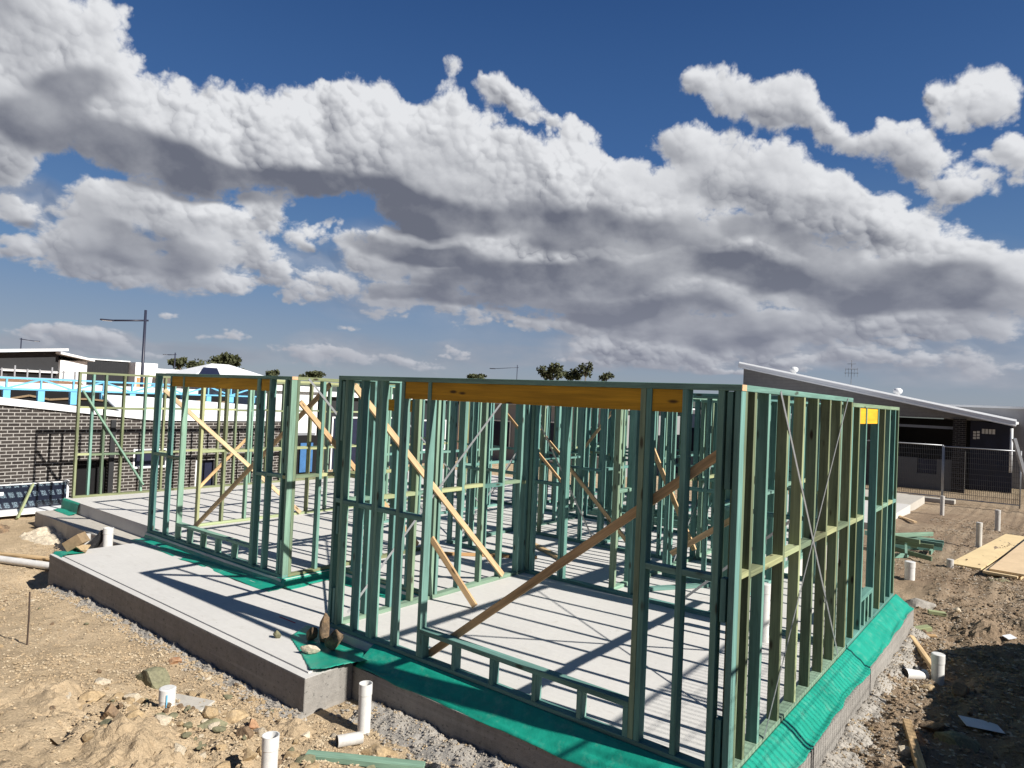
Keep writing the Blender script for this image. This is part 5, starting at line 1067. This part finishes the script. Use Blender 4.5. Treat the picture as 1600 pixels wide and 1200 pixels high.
d1 = empty('house', (-58.2, 15.4, 1.0), 'dark corrugated flat-topped house beside the white wing on the skyline', 'house'); d1.rotation_euler = (0, 0, .10)
MB().box((-6, 0, 0), (0, 4.6, 3.15)).build('wall', CLADDK, d1); MB().box((-6.1, -.05, 3.151), (.1, 4.7, 3.24)).build('roof', WHITE, d1)
d2 = empty('house', (-57.8, 20.2, 1.0), 'long white flat-topped house with an orange door on the skyline', 'house'); d2.rotation_euler = (0, 0, .12)
MB().box((-6, .0, 0), (0, 1.9, 3.15)).build('wall', WHITEW, d2); MB().box((-6, 1.91, 0), (-.3, 6.6, 2.75)).build('wing_wall', WHITEW, d2)
MB().box((-.02, .15, .2), (.05, .8, 1.9)).build('door', PINE, d2); MB().box((-.28, 2.2, .2), (-.2, 4.6, 1.75)).build('garage_door', DKGREY, d2); MB().box((.01, 1.1, 0), (.1, 1.25, 3.0)).build('downpipe', WHITE, d2)
d3 = empty('house', (-60, 21.4, 1.6), 'white hip-roofed house with solar panels left of the far trees', 'house')
MB().box((0, 0, 0), (6, 7.6, 1.6)).build('wall', WHITEW, d3)
b = MB(); b.v = [(-.5, -.5, 1.6), (6.5, -.5, 1.6), (6.5, 8.1, 1.6), (-.5, 8.1, 1.6), (3, 3.0, 2.95), (3, 4.6, 2.95)]; b.f = [(0, 1, 4), (1, 2, 5, 4), (2, 3, 5), (3, 0, 4, 5), (0, 3, 2, 1)]; b.build('roof', WHITE, d3)
d3.location = (-58, 22.2, 1.45)
b = MB(); b.v = [(6.2, .2, 1.70), (4.2, 1.7, 2.50), (4.2, 2.9, 2.50), (6.2, 2.2, 1.72), (6.2, .2, 1.75), (4.2, 1.7, 2.55), (4.2, 2.9, 2.55), (6.2, 2.2, 1.77)]; b.f = [(0, 1, 2, 3), (7, 6, 5, 4), (0, 4, 5, 1), (1, 5, 6, 2), (2, 6, 7, 3), (3, 7, 4, 0)]; b.build('solar_panel', NAVY, d3)
d4 = empty('house', (-72, 33, .7), 'small grey-roofed house just below the tallest far tree', 'house')
MB().box((0, 0, 0), (6, 7.0, 2.3)).build('wall', WHITEW, d4); b = MB(); b.v = [(-.5, -.5, 2.3), (6.5, -.5, 2.3), (6.5, 7.5, 2.3), (-.5, 7.5, 2.3), (3, 2.0, 3.3), (3, 5, 3.3)]; b.f = [(0, 1, 4), (1, 2, 5, 4), (2, 3, 5), (3, 0, 4, 5), (0, 3, 2, 1)]; b.build('roof', GREYW, d4)
# fence line on the red bank
fr_ = empty('bank_fence', (-30, 1.6, 2.35), 'thin dark post and rail fence on the red dirt bank at far left', 'fence')
for k in range(12): MB().box((-.03, k*.42, -.3), (.03, k*.42+.05, .50+.12*((k*7) % 3 == 0))).build('post', GALV, fr_)
for z_ in (.15, .42): MB().box((-.015, 0, z_), (.015, 4.7, z_+.03)).build('rail', GALV, fr_)
tb = empty('white_tub', (-27.5, 7.6, 1.3), 'small white tub on the ground before the skyline houses', 'tub'); MB().tube([(0, 0, 0), (0, 0, .42)], .22, 16, r1=.26).build('tub_body', WHITE, tb)
# ================================================================ street lamps
def street_lamp(label, base, h, arm_dir, arm, drop, r=.07, group='street lamps on dark poles'):
    root = empty('street_lamp', base, label, 'street lamp', group); a = Vector(arm_dir).normalized()
    MB().tube([(0, 0, 0), (0, 0, h)], r, 12, r1=r*.7).build('pole', POLE, root, smooth=True)
    e = a*arm+Vector((0, 0, h-drop-.3)); s0 = Vector((0, 0, h-drop))
    e = a*arm+Vector((0, 0, h-drop-.10*arm))
    MB().tube([s0-a*.15, e], r*.5, 8).build('arm', POLE, root, smooth=True)
    hd = MB().bar(e-a*.05, e+a*.55, .22, .07).build('lamp_head', POLE, root, bevel=.02)
    MB().bar(e+a*.05+Vector((0, 0, -.045)), e+a*.45+Vector((0, 0, -.045)), .16, .012).build('lens', WHITE, hd)
    return root
la = (-.62, -1.45, 0)
street_lamp('tall dark street lamp with long single arm above the left frames', (-33.3, 10.3, -1.0), 7.08, la, 1.35, .50, .085)
street_lamp('tiny dark street lamp above the far left tilted roof', (-85, 19.8, 0), 6.7, (.3, .95, 0), 1.1, .12, .08)
street_lamp('small dark street lamp above the white hip roof', (-88.8, 38, -1), 7.6, (-.3, -.95, 0), .9, .25, .10)
street_lamp('small dark street lamp showing above the nearest frame', (-41.4, 50.6, -1), 7.0, (-.78, -.62, 0), 2.3, .25, .05)
# ================================================================ trees
def tree(label, pos, h, rad, seed, kind='dense', mat=None, name='tree', flat=.6, trunk=True, nleaf=900, ls=.30):
    root = empty(name, pos, label, 'tree'); rs = random.Random(seed)
    cl = []
    nb = 9 if kind == 'dense' else 7
    cz = h-rad*flat
    for k in range(nb):
        a0 = rs.uniform(0, 6.28); rr_ = rad*rs.uniform(.2, .72)*(1 if k else 0)
        cl.append((Vector((math.cos(a0)*rr_, math.sin(a0)*rr_, cz+rs.uniform(-.55, .45)*rad*flat)), rad*rs.uniform(.32, .5)))
    if trunk:
        b = MB(); b.tube([(0, 0, -.5), (.05*rad, 0, h*.25), (0, .04*rad, cz-.2*rad)], rad*.09, 8, r1=rad*.05)
        for c, r_ in cl[:6]: b.tube([(0, 0, max(.2*h, cz-rad*.8)), tuple(c*.55+Vector((0, 0, (cz-rad*.5)*.45))), tuple(c)], rad*.045, 6, r1=rad*.012)
        b.build('trunk', BARK, root, smooth=True)
    b = MB()
    for _ in range(nleaf):
        c, r_ = rs.choice(cl); d_ = Vector((rs.gauss(0, 1), rs.gauss(0, 1), rs.gauss(0, 1))).normalized()*r_*rs.uniform(.35, 1.05)
        p = c+Vector((d_.x, d_.y, d_.z*flat*1.2)); u = Vector((rs.uniform(-1, 1), rs.uniform(-1, 1), rs.uniform(-1, 1))).normalized(); v = u.cross(Vector((rs.uniform(-1, 1), rs.uniform(-1, 1), rs.uniform(-1, 1)))).normalized()
        s_ = ls*rs.uniform(.5, 1.2); b.add([p-u*s_, p-v*s_*.5, p+u*s_, p+v*s_*.55], [(0, 1, 2, 3)])
    me = bpy.data.meshes.new('crown'); me.from_pydata(b.v, [], b.f); me.materials.append(mat or LEAF); o = bpy.data.objects.new('crown', me); COL.objects.link(o); o.parent = root
    return root
tree('broad dark round tree on the skyline above the small grey roof', (-130.3, 66.8, -2), 11.9, 4.0, 1, flat=.85, ls=.55, nleaf=1600)
tree('dark tree crown just left of the broad round tree', (-132.2, 63.0, -2), 10.3, 2.8, 2, flat=.8, ls=.5, nleaf=900)
tree('low dark tree peeping over the white hip roof', (-133.6, 60.2, -2), 9.9, 2.0, 3, ls=.45, nleaf=500)
tree('small domed tree showing over the left lintel', (-167.6, 101.9, -2), 9.8, 2.6, 4, ls=.5, nleaf=500)
tree('tiny tree speck over the left lintel', (-172, 96, -2), 9.6, .9, 41, ls=.4, nleaf=160)
tree('wide flat tree clump beside the left frame corner', (-161.4, 111, -2), 9.9, 4.0, 5, flat=.3, ls=.5, nleaf=800)
tree('low flat tree top over the nearest frame left of the long lamp', (-97.7, 107.8, -2), 9.8, 2.6, 6, flat=.35, ls=.45, nleaf=600)
tree('leftmost and largest of the trees above the long lintel', (-50.0, 69.1, -2), 9.9, 2.0, 7, flat=.7, ls=.26, nleaf=900)
tree('rounded middle tree above the long lintel', (-48.6, 71.5, -2), 9.1, 1.6, 8, ls=.24, nleaf=650)
tree('slender open tree with visible trunk above the long lintel', (-46.3, 71.5, -2), 10.1, 1.35, 9, flat=.9, ls=.22, nleaf=420)
tree('smallest rightmost tree above the long lintel', (-59.2, 98.8, -2), 10.1, 1.7, 10, ls=.26, nleaf=420)
for k in range(7): tree('dry brown bush on the rise behind the far right house', (.2+.75*k-.0, 60+k*1.2, -1.2), 3.6+.4*(k % 3), 1.6, 20+k, mat=SCRUB, name='bush', ls=.22, nleaf=420)['group'] = 'dry bushes on the rise at far right'
for k in range(4): tree('dark scrubby bush behind the right end of the nearest frame', (-11.8-.9*k, 40+.3*k, -1), 4.1+.25*(k % 2), 1.1, 40+k, mat=leaf_mat('dark_scrub_%d' % k, (.02, .018, .012), (.07, .055, .04)), name='bush', ls=.16, nleaf=420)['group'] = 'dark scrubby bushes behind the frames'
tree('pale dry shrub on the red bank at the far left edge', (-32.5, 2.9, 2.7), 2.0, .7, 61, mat=SCRUB, name='shrub', ls=.08, nleaf=420)
